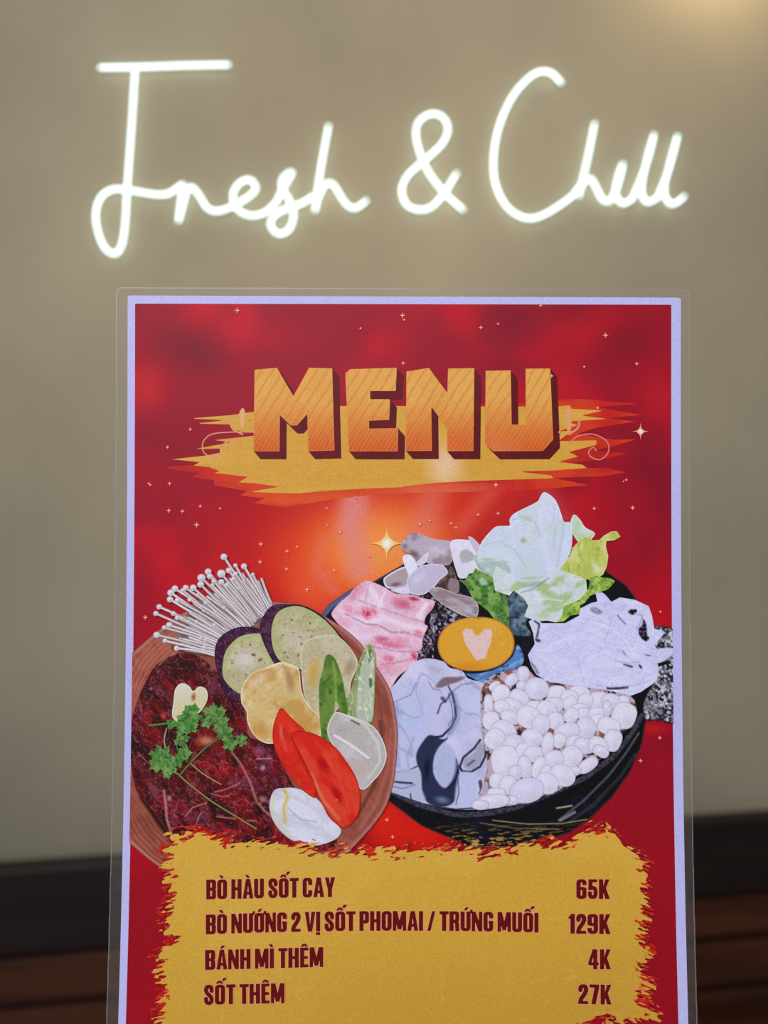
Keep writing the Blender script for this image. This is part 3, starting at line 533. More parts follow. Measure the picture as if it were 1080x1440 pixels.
# hominy kernels
KN = [(300,68,32,40,0),(235,100,38,28,-40),(140,135,34,22,-35),(290,135,26,26,0),(105,240,24,54,0),(175,180,46,50,10),(275,205,52,46,30),(375,150,62,56,10),(490,180,50,44,0),(180,250,44,34,20),(240,245,52,36,30),
      (120,330,44,48,0),(190,390,66,58,30),(225,310,52,34,25),(140,430,50,56,40),(330,310,62,56,30),(430,265,52,44,10),(560,230,34,40,60),(615,180,58,44,10),(720,220,58,48,-10),(620,265,46,32,0),(570,300,36,42,30),
      (640,290,36,34,10),(710,290,42,34,-15),(770,260,24,44,0),(790,220,50,40,0),(860,215,32,26,0),(865,300,62,66,20),(780,360,60,44,20),(720,340,44,44,0),(650,370,52,52,20),(480,330,44,44,-40),(400,350,46,54,20),
      (545,390,66,44,-15),(350,425,56,46,15),(437,460,32,62,8),(500,440,34,40,30),(585,450,46,36,-20),(640,470,58,40,10),(720,470,56,44,40),(800,440,46,56,20),(820,420,30,40,0),(735,500,44,28,30),
      (245,470,56,60,30),(300,500,40,44,10),(200,560,72,84,-10),(355,515,52,42,-15),(470,545,52,44,-20),(570,530,54,56,40),(310,590,36,64,-12),(385,590,32,60,20),(662,578,58,32,-35),(255,620,34,40,0),(520,635,68,54,30),
      (430,615,30,36,0),(590,610,34,24,0),(155,665,42,42,0),(215,690,44,50,0),(430,680,62,54,20),(320,720,90,64,-12),(130,780,88,36,-5),(150,740,50,32,0),(240,775,30,24,0),(60,800,46,26,0),(560,200,46,40,0),(470,240,50,40,0),(360,260,44,40,0),(650,220,40,40,0)]
items = [(smooth(q('J', 80,110, 300,40, 400,100, 560,130, 900,190, 930,300, 850,420, 780,510, 620,620, 560,680, 460,740, 300,790, 200,810, 40,815, 100,600, 70,380), 1), (190, 172, 190),
      [('n', 9, (140, 84, 62), .9, .5, .64, 4), ('n', 7, (40, 34, 44), .9, .56, .66, 9)])]
rk = random.Random(3)
for (x, y, rx, ry, a) in sorted(KN, key=lambda k: k[1]):
    X0, Y0 = q('J', x, y)[0]; rx /= 3.65; ry /= 3.65; t = rk.uniform(-6, 6); r = max(rx, ry)*1.05
    f = ell_f(X0, Y0, rx*1.02, ry*1.02, a, rk.uniform(2.0, 2.7))
    items.append(((f, (X0-r-1, Y0-r-1, X0+r+1, Y0+r+1)), (219+t, 215+t, 240), [('e', X0+rx*.4, Y0+ry*.6, rx*.9, ry*.7, a, (204, 194, 216), .6), ('e', X0-rx*.2, Y0-ry*.3, rx*.75, ry*.7, a, (230, 227, 250), .75), ('edge', 1.4, (182, 164, 184), .65)]))
print_part('white_corn_kernels', P_pot, items, step=1.2, label='heap of puffy white corn kernels', sub=2.5e-6)

# ------------------------------------------------------------------ printed clay bowl (left)
bowl = q('A', 40,720, 85,670, 200,570, 330,470, 500,380, 700,340, 900,345)+q('B', 250,70, 400,82, 520,132, 680,230, 800,335, 900,485, 990,640, 1028,850)+q('E', 942,250, 922,500, 872,680, 800,790, 740,860)+[(480,1205),(430,1232),(330,1255),(262,1240)]+q('D', 330,880, 200,790, 60,672, 0,620)
bi = q('A', 0,860, 130,760, 260,620, 420,560, 640,420, 900,380)+q('B', 400,110, 560,200, 700,330, 800,470, 880,640, 880,860)+q('E', 790,300, 800,500, 720,700, 600,830, 300,930)+q('D', 1000,640, 360,650, 270,520, 160,400, 80,200, 0,80)
rc = (196, 118, 92); rd = (112, 56, 48)
rings = []
for k in range(6):
    rings.append(('ls', [(x+k*5.2, y+k*3.4) for x, y in q('A', 40,860, 110,720, 210,610, 330,560)], 1.6, rc, .75))
    rings.append(('ls', [(x+k*5.4, y-k*3.6) for x, y in q('D', 40,560, 100,660, 200,760, 330,850)], 1.7, rd, .7))
    rings.append(('ls', [(x+k*5.2, y-k*1.0) for x, y in q('A', -40,1100, 0,1000, 40,870)], 1.6, rc, .6))
P_bowl = print_part('clay_bowl_picture', card, [(smooth(bowl, 1), (150, 82, 70), [('n', 30, (166, 96, 80), .8, .4, .7, 3), ('n', 5, (124, 62, 54), .4, .5, .7, 6, 60, 4), ('edge', 7, (190, 128, 122), .75)]+rings+[
     ('ls', q('B', 640,260, 800,400, 900,600, 950,900), 2, (110, 50, 44), .5), ('ls', q('E', 900,200, 880,450, 800,680, 700,830), 5, (176, 104, 92), .7), ('ls', q('E', 830,150, 850,300, 790,560, 690,740), 5, (104, 52, 46), .8),
     ('ls', q('D', 90,100, 150,380, 260,540, 350,660), 7, (48, 24, 26), .95), ('ls', q('A', 330,650, 560,690), 6, (44, 26, 32), .9), ('edge', 1.6, (110, 52, 50), .7)])], step=1.3, label='terracotta clay bowl full of beef and vegetables')
beef = q('C', 150,340, 230,190, 290,138, 400,88, 520,98, 600,150, 700,250, 830,400, 870,560, 900,670, 1080,700)+q('E', 160,300, 240,470, 320,600, 480,700, 560,930, 300,990)+[(340,1210),(260,1200)]+q('D', 350,650, 270,520, 150,380, 100,300, 70,100, 60,-100)+q('C', 60,600, 100,480)
print_part('raw_beef', P_bowl, [(smooth(beef, 1), (84, 30, 34), [('n', 30, (136, 26, 36), .8, .45, .7, 4, 40, 2), ('n', 22, (108, 50, 72), .75, .52, .7, 9), ('n', 14, (46, 16, 22), .8, .52, .7, 15, 55, 2.6),
     ('e', *q('C', 230,660)[0], 20, 22, 0, (160, 20, 32), .85), ('e', *q('C', 640,860)[0], 34, 20, 20, (156, 30, 40), .8), ('e', *q('D', 640,180)[0], 30, 26, 20, (152, 34, 44), .75), ('e', *q('D', 800,400)[0], 20, 26, 60, (140, 34, 36), .7), ('e', *q('D', 230,440)[0], 8, 12, 0, (150, 26, 44), .8),
     ('e', *q('D', 220,330)[0], 14, 30, -20, (134, 80, 100), .6), ('e', *q('D', 480,500)[0], 34, 14, 20, (106, 54, 76), .8), ('e', *q('C', 960,750)[0], 12, 10, 0, (140, 90, 130), .8), ('e', *q('D', 760,600)[0], 34, 7, 5, (176, 50, 40), .8), ('e', *q('C', 400,160)[0], 30, 12, -10, (58, 24, 26), .8),
     ('v', 13, (160, 84, 88), .55, .035, 3), ('v', 8, (196, 130, 128), .4, .018, 13), ('n', 2.2, (196, 136, 140), .45, .72, .82, 5), ('n', 3.4, (38, 14, 20), .5, .58, .7, 25, 50, 3),
     ('ls', q('D', 740,80, 800,160, 860,280, 900,400, 950,460, 1000,500), 3.2, (176, 112, 106), .9), ('e', *q('D', 940,385)[0], 9, 8, 30, (176, 122, 112), .9), ('ls', q('D', 290,330, 300,400, 310,520, 350,640), 3.4, (190, 140, 136), .85), ('e', *q('D', 325,380)[0], 6, 7, 0, (186, 136, 130), .9),
     ('ls', q('D', 430,500, 480,440, 570,410), 1.5, (206, 140, 136), .8), ('ls', q('D', 500,560, 520,500, 540,470), 1.4, (206, 150, 146), .7), ('ls', q('D', 620,340, 700,320, 790,280), 1.5, (210, 130, 130), .8), ('ls', q('D', 600,350, 680,370, 720,360), 1.4, (216, 140, 140), .7),
     ('ls', q('D', 840,525, 900,530), 1.6, (210, 140, 130), .8), ('ls', q('D', 640,500, 760,515), 1.6, (214, 140, 120), .8), ('ls', q('D', 900,120, 1000,118), 1.6, (206, 150, 160), .8), ('e', *q('D', 940,180)[0], 5, 8, 30, (190, 170, 200), .8),
     ('ls', q('C', 150,440, 150,500), 1.2, (200, 130, 140), .7), ('e', *q('C', 215,330)[0], 5, 4, 0, (190, 120, 130), .8), ('e', *q('C', 300,520)[0], 6, 8, 0, (190, 90, 80), .8), ('ls', q('C', 270,170, 330,110, 380,95), 1.8, (170, 110, 110), .8), ('ls', q('C', 240,210, 320,180, 400,190), 1.4, (130, 70, 80), .6),
     ('e', *q('C', 580,160)[0], 7, 5, 0, (150, 96, 80), .8), ('e', *q('C', 635,190)[0], 6, 5, 30, (150, 120, 100), .8), ('ls', q('C', 670,260, 740,370, 800,480), 2.4, (40, 16, 20), .9), ('ls', q('D', 120,80, 180,140, 250,200), 1.8, (170, 120, 140), .6), ('e', *q('C', 590,690)[0], 22, 11, 0, (214, 140, 100), .85), ('e', *q('C', 540,710)[0], 7, 9, 0, (170, 40, 24), .8),
     ('n', 2.4, (216, 170, 176), .4, .76, .84, 35)])], step=1.0, label='dark red marbled slices of raw beef')
# enoki
HEADS = [(225,570,20),(275,605,15),(345,650,17),(220,440,16),(240,400,17),(270,525,14),(300,510,19),(325,440,15),(350,465,16),(375,470,13),(415,490,12),(305,355,19),(310,315,21),(335,290,20),(350,360,16),(380,300,13),(400,285,18),(425,355,15),
         (445,285,20),(465,490,12),(490,590,12),(510,645,15),(520,600,12),(430,440,9),(470,330,12),(495,225,24),(490,265,20),(535,188,20),(545,215,18),(520,375,13),(560,270,13),(570,245,15),(570,510,13),(580,430,11),(615,200,25),(615,250,18),(650,265,15),(630,405,12),
         (660,180,18),(690,230,15),(700,150,13),(700,200,14),(630,98,20),(752,155,18),(805,205,12),(800,380,10),(745,250,9),(720,290,9)]
ang = lambda h: math.atan2(h[1]-700, h[0]-960)
hs = sorted(HEADS, key=ang); nH = len(hs)      # from the upper left round to ... by direction
items = [(smooth(q('A', 340,600, 400,500, 430,400, 560,320, 660,250, 760,250, 850,300, 930,380, 900,460, 700,620, 580,690, 440,655), 1), (104, 84, 88), [('n', 12, (150, 130, 128), .7, .45, .7, 3, 45, 3)])]
def base_of(h):
    a = math.degrees(math.atan2(h[1]-760, h[0]-1010)) % 360      # ~190 (left) .. ~250 (up)
    t = min(max((a-189)/(252-189), 0), 1)
    return (575+355*t, 690-300*t)
st_ = []
for k in range(58):                             # filler stems behind
    t = (k+rk.uniform(-.4, .4))/58; bx, by = 575+355*t, 690-300*t
    a = R(189+t*58+rk.uniform(-4, 4)); L = rk.uniform(220, 320)*(0.72+0.36*math.sin(math.pi*t)); st_.append((bx+L*math.cos(a), by+L*math.sin(a), 0, bx, by))
for h in HEADS:
    b_ = base_of(h); st_.append((h[0], h[1], h[2], b_[0]+rk.uniform(-10, 10), b_[1]+rk.uniform(-10, 10)))
st_.sort(key=lambda s: (s[2] > 0, -s[0]*0.0+s[1]))
for (hx, hy, hr, bx, by) in st_:
    v = rk.uniform(-14, 10); mxx, myy = (hx+bx)/2+rk.uniform(-8, 8), (hy+by)/2+rk.uniform(-12, 4)
    P = q('A', hx, hy, mxx, myy, bx, by); items.append((stroke(P, 4.1, 5), (222+v, 213+v, 216+v), [('edge', 1.3, (120, 100, 110), .8)], 0.9))
    if hr:
        X0, Y0 = q('A', hx, hy)[0]; r = hr/4.32*1.05
        items.append(((ell_f(X0, Y0, r, r*.95, 0), (X0-r, Y0-r, X0+r, Y0+r)), (214, 208, 220), [('e', X0+r*.3, Y0+r*.5, r, r*.7, 0, (170, 156, 170), .6), ('e', X0-r*.2, Y0-r*.3, r*.6, r*.6, 0, (234, 230, 240), .8), ('edge', 1.0, (150, 132, 142), .6)], 0.9))
print_part('enoki_mushrooms', P_bowl, items, step=0.9, label='bunch of thin white enoki mushrooms')
# aubergine slices
def slice_(outer, inner, seeds, white, lab):
    ops = [('n', 14, (196, 196, 150), .7, .45, .7, 4), ('n', 6, (168, 160, 118), .45, .5, .7, 7), white, ('n', 2.6, (150, 140, 90), .45, .62, .75, 11), ('edge', 7.0, (172, 182, 118), .75)]
    for (x, y, r) in seeds: ops.append(('e', x, y, r, r*.6, rk.uniform(0, 180), (128, 88, 44), .9, .3))
    print_part('aubergine_slice', P_bowl, [(smooth(outer, 2), (66, 32, 58), [('n', 6, (96, 58, 88), .7, .5, .7, 3), ('n', 2.5, (150, 120, 150), .5, .66, .76, 6), ('edge', 1.5, (40, 18, 36), .6)]),
        (smooth(inner, 2), (188, 180, 146), ops)], step=1.0, label=lab)
sd2 = [(x, y, r) for (x, y), r in zip(q('A', 790,630, 810,690, 850,720, 740,640, 700,680, 680,740, 860,770, 765,810, 720,850, 660,790, 690,820, 830,650, 880,740), [3, 5, 5, 2, 2, 2.5, 2, 2.5, 2, 2, 2, 2, 2])]
slice_(q('A', 575,700, 590,610, 650,550, 740,520, 850,535, 900,600, 960,740, 900,830, 900,960)+q('B', 60,700, -30,680, -90,560), q('A', 628,720, 660,640, 740,575, 850,562, 880,600, 920,700, 940,780)+q('B', 180,520, 60,650, -60,560), sd2, ('e', 347, 926, 30, 24, 0, (214, 204, 204), .95), 'lower aubergine slice with dark purple skin')
sd1 = [(x, y, r) for (x, y), r in zip(q('B', 310,280, 320,210, 365,185, 480,205, 465,250, 490,290, 415,290, 375,265, 425,335, 320,390, 340,420, 405,405, 300,300, 440,165, 560,240, 595,270, 520,170), [2.5, 2.5, 3, 3, 2.5, 3, 2.5, 2, 3, 3, 2.5, 3, 2, 1.5, 1.5, 1.5, 1.5])]
slice_(q('B', 165,260, 180,170, 240,95, 320,85, 440,95, 560,160, 660,270, 740,380, 700,460, 500,560, 420,500, 290,490, 220,400), q('B', 236,260, 260,160, 320,110, 420,100, 540,160, 650,270, 700,400, 500,520, 410,490, 300,450, 250,370), sd1, ('e', *q('B', 400,310)[0], 30, 22, 40, (204, 190, 184), .9), 'upper aubergine slice with dark purple skin')
# taro / cassava chips
print_part('root_crisp', P_bowl, [(sq_('B', 425,480, 420,400, 450,320, 540,285, 650,285, 740,370, 780,460, 740,570, 720,660, 620,780, 540,810, 480,740, 440,640), (190, 178, 146),
     [('n', 16, (206, 196, 170), .8, .4, .65, 3), ('e', *q('B', 500,520)[0], 14, 36, 5, (206, 160, 70), .85), ('e', *q('B', 725,480)[0], 10, 22, 20, (150, 128, 100), .7), ('n', 3, (160, 146, 116), .4, .58, .7, 8), ('e', *q('B', 620,370)[0], 26, 14, 20, (200, 190, 176), .6), ('edge', 1.6, (226, 222, 206), .8)])], step=1.2, label='pale crisp slice tucked behind')
print_part('root_crisp', P_bowl, [(smooth(q('B', 45,640, 70,570, 130,510, 200,485, 290,450, 350,460, 410,495, 425,620, 470,720, 545,800, 548,900, 520,990, 430,1010, 330,960, 200,960, 120,900, 85,820, 80,760, 50,710), 2), (212, 184, 126),
     [('n', 26, (224, 204, 158), .8, .42, .65, 3), ('n', 22, (196, 146, 76), .75, .48, .7, 9), ('e', *q('B', 350,560)[0], 9, 30, -15, (156, 112, 82), .7), ('e', *q('B', 170,880)[0], 26, 22, 20, (196, 138, 66), .7), ('e', *q('B', 160,560)[0], 24, 12, -35, (226, 216, 200), .7),
      ('e', *q('B', 440,860)[0], 16, 20, 0, (196, 144, 66), .7), ('ls', q('B', 200,485, 290,450, 410,495), 3, (236, 230, 214), .7), ('n', 3, (176, 140, 84), .35, .6, .72, 14), ('edge', 1.8, (240, 232, 208), .8)])], step=1.2, label='large golden crisp slice in front')
# okra
print_part('okra', P_bowl, [(smooth(q('B', 715,790, 705,700, 745,600, 775,480, 810,390, 830,355, 862,335, 885,390, 892,480, 888,560, 885,700, 865,830, 760,830), 1), (132, 152, 96), [('st', 95, 7, .5, (94, 122, 60), .6), ('n', 12, (170, 180, 140), .6, .45, .7, 3, 80, 3),
      ('p', smooth(q('B', 800,480, 840,380, 870,400, 880,500, 880,600, 865,820, 770,790, 780,600), 1), (184, 192, 176), .9, 1.5), ('l', q('B', 855,380, 860,420, 850,450), 3, (70, 96, 50), .8), ('l', q('B', 860,560, 862,600), 4, (70, 90, 50), .8), ('v', 6, (220, 226, 214), .6, .06, 5, 80, 3)]
      +[('e', *q('B', *c)[0], 3.6, 3.6, 0, (222, 220, 196), .95, .5) for c in ((793,552), (862,535), (795,738), (832,745), (792,620))]+[('edge', 1.3, (160, 176, 110), .8)])], step=1.0, label='halved okra pod showing its seeds')
print_part('okra', P_bowl, [(smooth(q('B', 548,900, 535,700, 538,580, 560,500, 575,420, 600,398, 640,430, 680,540, 700,640, 722,770, 680,770, 640,690, 630,800, 600,1010, 560,1000), 1), (84, 118, 54), [('n', 16, (118, 146, 72), .8, .4, .65, 3, 80, 2), ('n', 8, (54, 92, 34), .7, .52, .7, 6),
      ('ls', q('B', 625,450, 640,560, 645,700), 3, (140, 172, 74), .8), ('ls', q('B', 560,590, 620,530), 1.5, (44, 70, 36), .7), ('e', *q('B', 650,745)[0], 3.5, 4, 0, (210, 208, 190), .9, .4), ('edge', 1.2, (130, 160, 70), .7)])], step=1.0, label='whole green okra pod')
# onions, tomato, garlic, coriander
print_part('onion_wedge', P_bowl, [(smooth(q('E', 500,230, 540,95, 620,105, 740,150, 800,190, 850,270, 872,360, 850,440, 800,510, 710,575, 620,420), 2), (186, 178, 178), [('n', 22, (206, 200, 206), .7, .42, .68, 3), ('ls', q('E', 545,235, 640,290, 755,375), 3.2, (234, 230, 236), .95),
      ('ls', q('E', 620,110, 740,170, 820,290, 830,400, 760,500), 3.5, (212, 212, 204), .8), ('l', q('E', 650,140, 700,165), 2.5, (90, 90, 84), .8), ('e', *q('E', 600,200)[0], 14, 12, 20, (170, 168, 176), .7), ('e', *q('E', 690,450)[0], 20, 18, 30, (196, 172, 168), .6), ('edge', 2.2, (228, 228, 222), .85)])], step=1.1, label='translucent curved onion wedge on the right')
print_part('onion_wedge', P_bowl, [(smooth(q('E', 135,660, 165,580, 230,565, 310,568, 400,610, 460,660, 510,750, 585,825, 560,880, 470,920, 380,925, 270,890, 190,820, 145,740), 2), (204, 202, 222), [('n', 18, (222, 222, 244), .8, .4, .65, 3, 30, 3), ('v', 14, (180, 184, 178), .3, .05, 5, 30, 3),
      ('ls', q('E', 225,575, 250,620, 225,690, 230,780), 4.2, (212, 186, 62), .85), ('ls', q('E', 160,640, 150,700, 190,790, 260,850), 4, (200, 212, 160), .7), ('ls', q('E', 250,690, 330,760, 430,780), 2, (176, 170, 190), .7), ('ls', q('E', 300,620, 420,700, 500,790), 4, (206, 194, 224), .6), ('edge', 1.6, (190, 186, 196), .6)])], step=1.1, label='white onion quarter at the bottom')
print_part('tomato_wedge', P_bowl, [(smooth(q('E', 155,200, 175,120, 208,62, 250,100, 310,160, 360,210, 430,620, 350,585, 260,480, 200,390, 160,290), 1), (208, 46, 38), [('ls', q('E', 205,170, 210,240, 240,330), 4, (222, 104, 88), .9), ('n', 12, (222, 60, 40), .7, .45, .7, 3), ('e', *q('E', 280,200)[0], 14, 10, 40, (224, 72, 44), .8), ('ls', q('E', 280,250, 340,380, 400,500), 4, (150, 24, 22), .7), ('edge', 1.5, (170, 24, 20), .7)]),
      (smooth(q('E', 270,230, 330,205, 420,225, 500,270, 560,320, 620,400, 670,480, 700,560, 708,650, 690,740, 640,800, 590,815, 520,750, 450,640, 410,530, 340,380), 1), (212, 44, 36), [('n', 22, (224, 76, 56), .8, .42, .65, 5, 50, 2), ('e', *q('E', 470,420)[0], 12, 18, -30, (168, 22, 22), .8), ('e', *q('E', 560,610)[0], 8, 22, -25, (164, 20, 22), .85), ('ls', q('E', 480,350, 570,500, 620,640, 640,720), 4, (224, 76, 50), .8),
      ('ls', q('E', 420,540, 480,650, 570,760), 4, (216, 120, 84), .9), ('ls', q('E', 400,470, 440,560), 2, (224, 130, 110), .7), ('e', *q('E', 555,640)[0], 3, 2, 0, (226, 170, 80), .9), ('edge', 2, (172, 24, 20), .7)])], step=1.1, label='two bright red tomato wedges')
print_part('garlic_slice', P_bowl, [(smooth(q('C', 365,520, 372,420, 385,330, 430,290, 480,310, 508,345, 545,315, 590,325, 608,370, 595,430, 540,500, 480,490, 420,560), 2), (214, 208, 196), [('g', 250, 960, 262, 1000, (208, 196, 130), .5), ('e', *q('C', 510,385)[0], 5, 9, 10, (150, 84, 30), .95), ('e', *q('C', 590,430)[0], 4, 8, 20, (206, 190, 90), .7), ('edge', 1.4, (232, 228, 214), .7)])], step=1.0, label='split white garlic clove')
gs = (150, 146, 84)
items = [(stroke(q('D', 355,190, 470,290, 600,390, 760,490, 900,575), 2.4), gs, [('edge', 1.2, (104, 96, 56), .7)]), (stroke(q('D', 400,220, 480,130, 560,50, 640,-10), 2.6), (96, 110, 66), []), (stroke(q('D', 470,150, 560,220, 670,285), 1.6), (176, 140, 100), []),
      (stroke(q('C', 210,580, 280,572, 360,560), 2.6), (90, 130, 60), []), (stroke(q('C', 325,600, 310,680, 320,740), 1.8), (150, 150, 110), []), (stroke(q('C', 400,640, 400,740, 470,830), 1.8), (70, 120, 56), [])]
def leaf(cx_, cy_, r, lob, ph, col):
    def f(X, Y):
        th = np.arctan2(Y-cy_, X-cx_); d = np.hypot(X-cx_, Y-cy_)
        return (r*(0.80+0.16*np.cos(lob*th+ph)+0.09*np.cos((3*lob-1)*th+ph*2.3))-d)
    return ((f, (cx_-r*1.1, cy_-r*1.1, cx_+r*1.1, cy_+r*1.1)), col, [('n', 6, (124, 156, 92), .8, .45, .65, 3), ('n', 4, (46, 80, 42), .7, .55, .7, 8), ('v', 7, (150, 186, 110), .5, .04, 6)])
for x, y, r, lb, ph in ((480,530,20,4,.5),(440,590,14,5,1.2),(510,470,10,5,0),(500,590,11,5,2),(430,680,13,4,1.5),(450,770,12,5,.2),(640,500,17,5,.8),(690,560,16,5,2.1),(720,620,15,5,1.1),(600,560,10,5,.4),(760,700,14,5,.3),(840,680,11,6,2.6),(700,480,9,5,1),(290,800,21,7,.4),(340,850,17,6,1.8),(260,850,13,6,2.7),(400,820,12,5,.9),(330,910,9,5,.9),(360,570,9,3,.4)):
    X0, Y0 = q('C', x, y)[0]; items.append(leaf(X0, Y0, r*.92, lb, ph, (78+(x % 5)*6, 122+(y % 4)*6, 62)))
print_part('coriander_sprig', P_bowl, items, step=0.9, label='green coriander sprig with thin stalks')

# ------------------------------------------------------------------ yellow price panel with torn paint edges
pan = q('M', 205,120, 235,60, 330,40, 430,78, 520,85, 700,106, 930,120)+q('N', 0,115, 150,100, 300,120, 500,96, 600,88, 680,40, 740,25, 800,75, 875,150, 887,230, 892,330, 875,400, 900,480, 865,520, 905,590, 860,640, 928,700, 860,714, 750,712, 660,750)+[(760,1452),(500,1462),(236,1470)]+q('M', 165,783, 195,650, 172,520, 240,450, 195,400, 215,300, 225,250, 212,170)
panA = np.array(pan)
def torn(amp, grow, seed):
    def f(X, Y):
        d = poly_sd(panA, X, Y)
        a = np.where(X > 850, 22, -14); c_, s_ = np.cos(np.radians(a)), np.sin(np.radians(a)); U = c_*X+s_*Y; V = -s_*X+c_*Y
        n = fbm(U, V, 8, seed, 3, 0, 2.6)-0.5; n2 = fbm(U, V, 2.6, seed+5, 2, 0, 4)-0.5
        k = np.clip(1.25-np.abs(d+2)/22, 0, 1)
        return d+grow+k*(amp*.75*n+amp*.95*n2)
    return f
bb = (190, 1150, 950, 1475)
print_part('paint_fringe', card, [((torn(50, 2, 31), bb), (186, 36, 32), [('n', 5, (206, 70, 48), .6, .5, .66, 4, -14, 3), ('n', 20, (140, 22, 34), .7, .45, .7, 8), ('n', 2, (226, 150, 90), .7, .64, .72, 12, -14, 4), ('edge', 1.5, (220, 100, 80), .5)])], step=0.95, label='orange-red torn fringe of the price panel')
print_part('price_panel', card, [((torn(44, -2, 47), bb), (210, 164, 66), [('n', 120, (216, 172, 76), .7, .4, .65, 3), ('g', 560, 1260, 560, 1440, (194, 148, 58), .75), ('g', 700, 1300, 200, 1300, (212, 170, 74), .4), ('v', 26, (224, 186, 96), .25, .012, 8, -20, 2),
     ('n', 2, (190, 146, 60), .25, .55, .75, 9), ('edge', 1.4, (224, 150, 96), .45)])], step=0.95, label='mustard yellow panel of the price list')

# ------------------------------------------------------------------ lettering of the price list (own condensed capitals)
TK = 0.185
def bx(x0, y0, x1, y1): return lambda x, y: np.minimum(np.minimum(x-x0, x1-x), np.minimum(y-y0, y1-y))
def rb(x0, y0, x1, y1, r):
    def f(x, y):
        dx = np.abs(x-(x0+x1)/2)-((x1-x0)/2-r); dy = np.abs(y-(y0+y1)/2)-((y1-y0)/2-r)
        return r-(np.hypot(np.maximum(dx, 0), np.maximum(dy, 0))+np.minimum(np.maximum(dx, dy), 0))
    return f
def pg(*P):
    P = [(P[i], P[i+1]) for i in range(0, len(P), 2)]; return lambda x, y: poly_sd(P, x, y)
def pth(*P, w=TK):
    P = [(P[i], P[i+1]) for i in range(0, len(P), 2)]; return lambda x, y: w/2-line_d(P, x, y)
def U_(*fs): return lambda x, y: np.max([f(x, y) for f in fs], 0)
def sub_(f, *gs): return lambda x, y: np.minimum(f(x, y), -np.max([g(x, y) for g in gs], 0))
def glyph(c):
    t = TK; w = 0.46; h = t/2
    if c == 'B': return w, sub_(U_(rb(0, 0, w, .53, .13), rb(0, .47, w, 1, .13), bx(0, 0, .2, 1)), rb(t, .145, w-t, .42, .04), rb(t, .56, w-t, .855, .04))
    if c == 'O': return w, sub_(rb(0, 0, w, 1, .18), rb(t, .15, w-t, .85, .045))
    if c == 'D': return w, sub_(U_(rb(0, 0, w, 1, .16), bx(0, 0, .2, 1)), rb(t, .15, w-t, .85, .04))
    if c == 'H': return w+.02, U_(bx(0, 0, t, 1), bx(w+.02-t, 0, w+.02, 1), bx(0, .42, w, .57))
    if c == 'U': return w, sub_(lambda x, y: np.minimum(rb(0, -.5, w, 1, .18)(x, y), y), rb(t, -.6, w-t, .85, .045))
    if c == 'T': return .42, U_(bx(0, 0, .42, .15), bx(.21-h, 0, .21+h, 1))
    if c == 'E': return .38, U_(bx(0, 0, t, 1), bx(0, 0, .38, .145), bx(0, .43, .35, .57), bx(0, .855, .38, 1))
    if c == 'I': return t, bx(0, 0, t, 1)
    if c == 'N': return w+.03, U_(bx(0, 0, .15, 1), bx(w+.03-.15, 0, w+.03, 1), pg(0, 0, .17, 0, w+.03, 1, w-.14, 1))
    if c == 'M': return .62, U_(bx(0, 0, .15, 1), bx(.47, 0, .62, 1), pg(0, 0, .20, 0, .38, .85, .24, .95), pg(.62, 0, .42, 0, .24, .85, .38, .95))
    if c == 'A': return .50, sub_(U_(pg(.155, 0, .345, 0, .50, 1, .32, 1, .25, .3, .18, 1, 0, 1), bx(.13, .66, .37, .80), pg(.16, 0, .34, 0, .30, .34, .20, .34)))if 0 else U_(pg(.155, 0, .345, 0, .50, 1, .325, 1, .25, .22, .175, 1, 0, 1), bx(.13, .66, .37, .80))
    if c == 'V': return .48, pg(0, 0, .175, 0, .24, .76, .305, 0, .48, 0, .335, 1, .145, 1)
    if c == 'Y': return .48, U_(pg(0, 0, .185, 0, .24, .36, .295, 0, .48, 0, .33, .62, .15, .62), bx(.24-h, .55, .24+h, 1))
    if c == 'P': return .44, sub_(U_(rb(0, 0, .44, .62, .14), bx(0, 0, t, 1)), rb(t, .145, .44-t*.95, .47, .04))
    if c == 'R': return .46, U_(sub_(U_(rb(0, 0, .45, .58, .14), bx(0, 0, t, 1)), rb(t, .145, .45-t*.95, .43, .04)), pg(.2, .5, .38, .48, .44, .62, .46, 1, .28, 1, .26, .62))
    if c == 'K': return .47, U_(bx(0, 0, t, 1), pg(.14, .62, .285, 0, .47, 0, .30, .46, .14, .85), pg(.20, .42, .30, .40, .48, 1, .29, 1, .19, .60))
    if c == 'C': return .45, sub_(rb(0, 0, .45, 1, .18), rb(t, .15, .45-t, .85, .045), bx(.26, .36, .6, .64))
    if c == 'G': return .45, U_(sub_(rb(0, 0, .45, 1, .18), rb(t, .15, .45-t, .85, .045), bx(.26, .33, .6, .48)), bx(.24, .46, .45, .60), bx(.45-t, .46, .45, .85))
    if c == 'S': return .44, pth(.35, .31, .35, .19, .30, .10, .22, h*.85, .14, .10, h, .19, h, .30, .13, .40, .31, .60, .35, .70, .35, .81, .30, .90, .22, 1-h*.85, .14, .90, h, .81, h, .69, w=t*.97)
    if c == '/': return .36, pg(.22, 0, .36, 0, .14, 1, 0, 1)
    if c == '1': return .27, U_(bx(.27-t, 0, .27, 1), pg(0, .13, .12, .09, .16, 0, .2, 0, .2, .24, 0, .24))
    if c == '2': return .43, U_(pth(h, .30, h, .19, .14, .10, .215, h, .29, .10, .34, .19, .34, .32, .27, .50, .13, .72, .09, .88), bx(0, .855, .43, 1))
    if c == '4': return .46, sub_(U_(bx(.22, 0, .40, 1), bx(0, .66, .46, .80), pg(.20, 0, .34, 0, .18, .70, 0, .78, 0, .66)), pg(.225, .30, .225, .66, .145, .66))
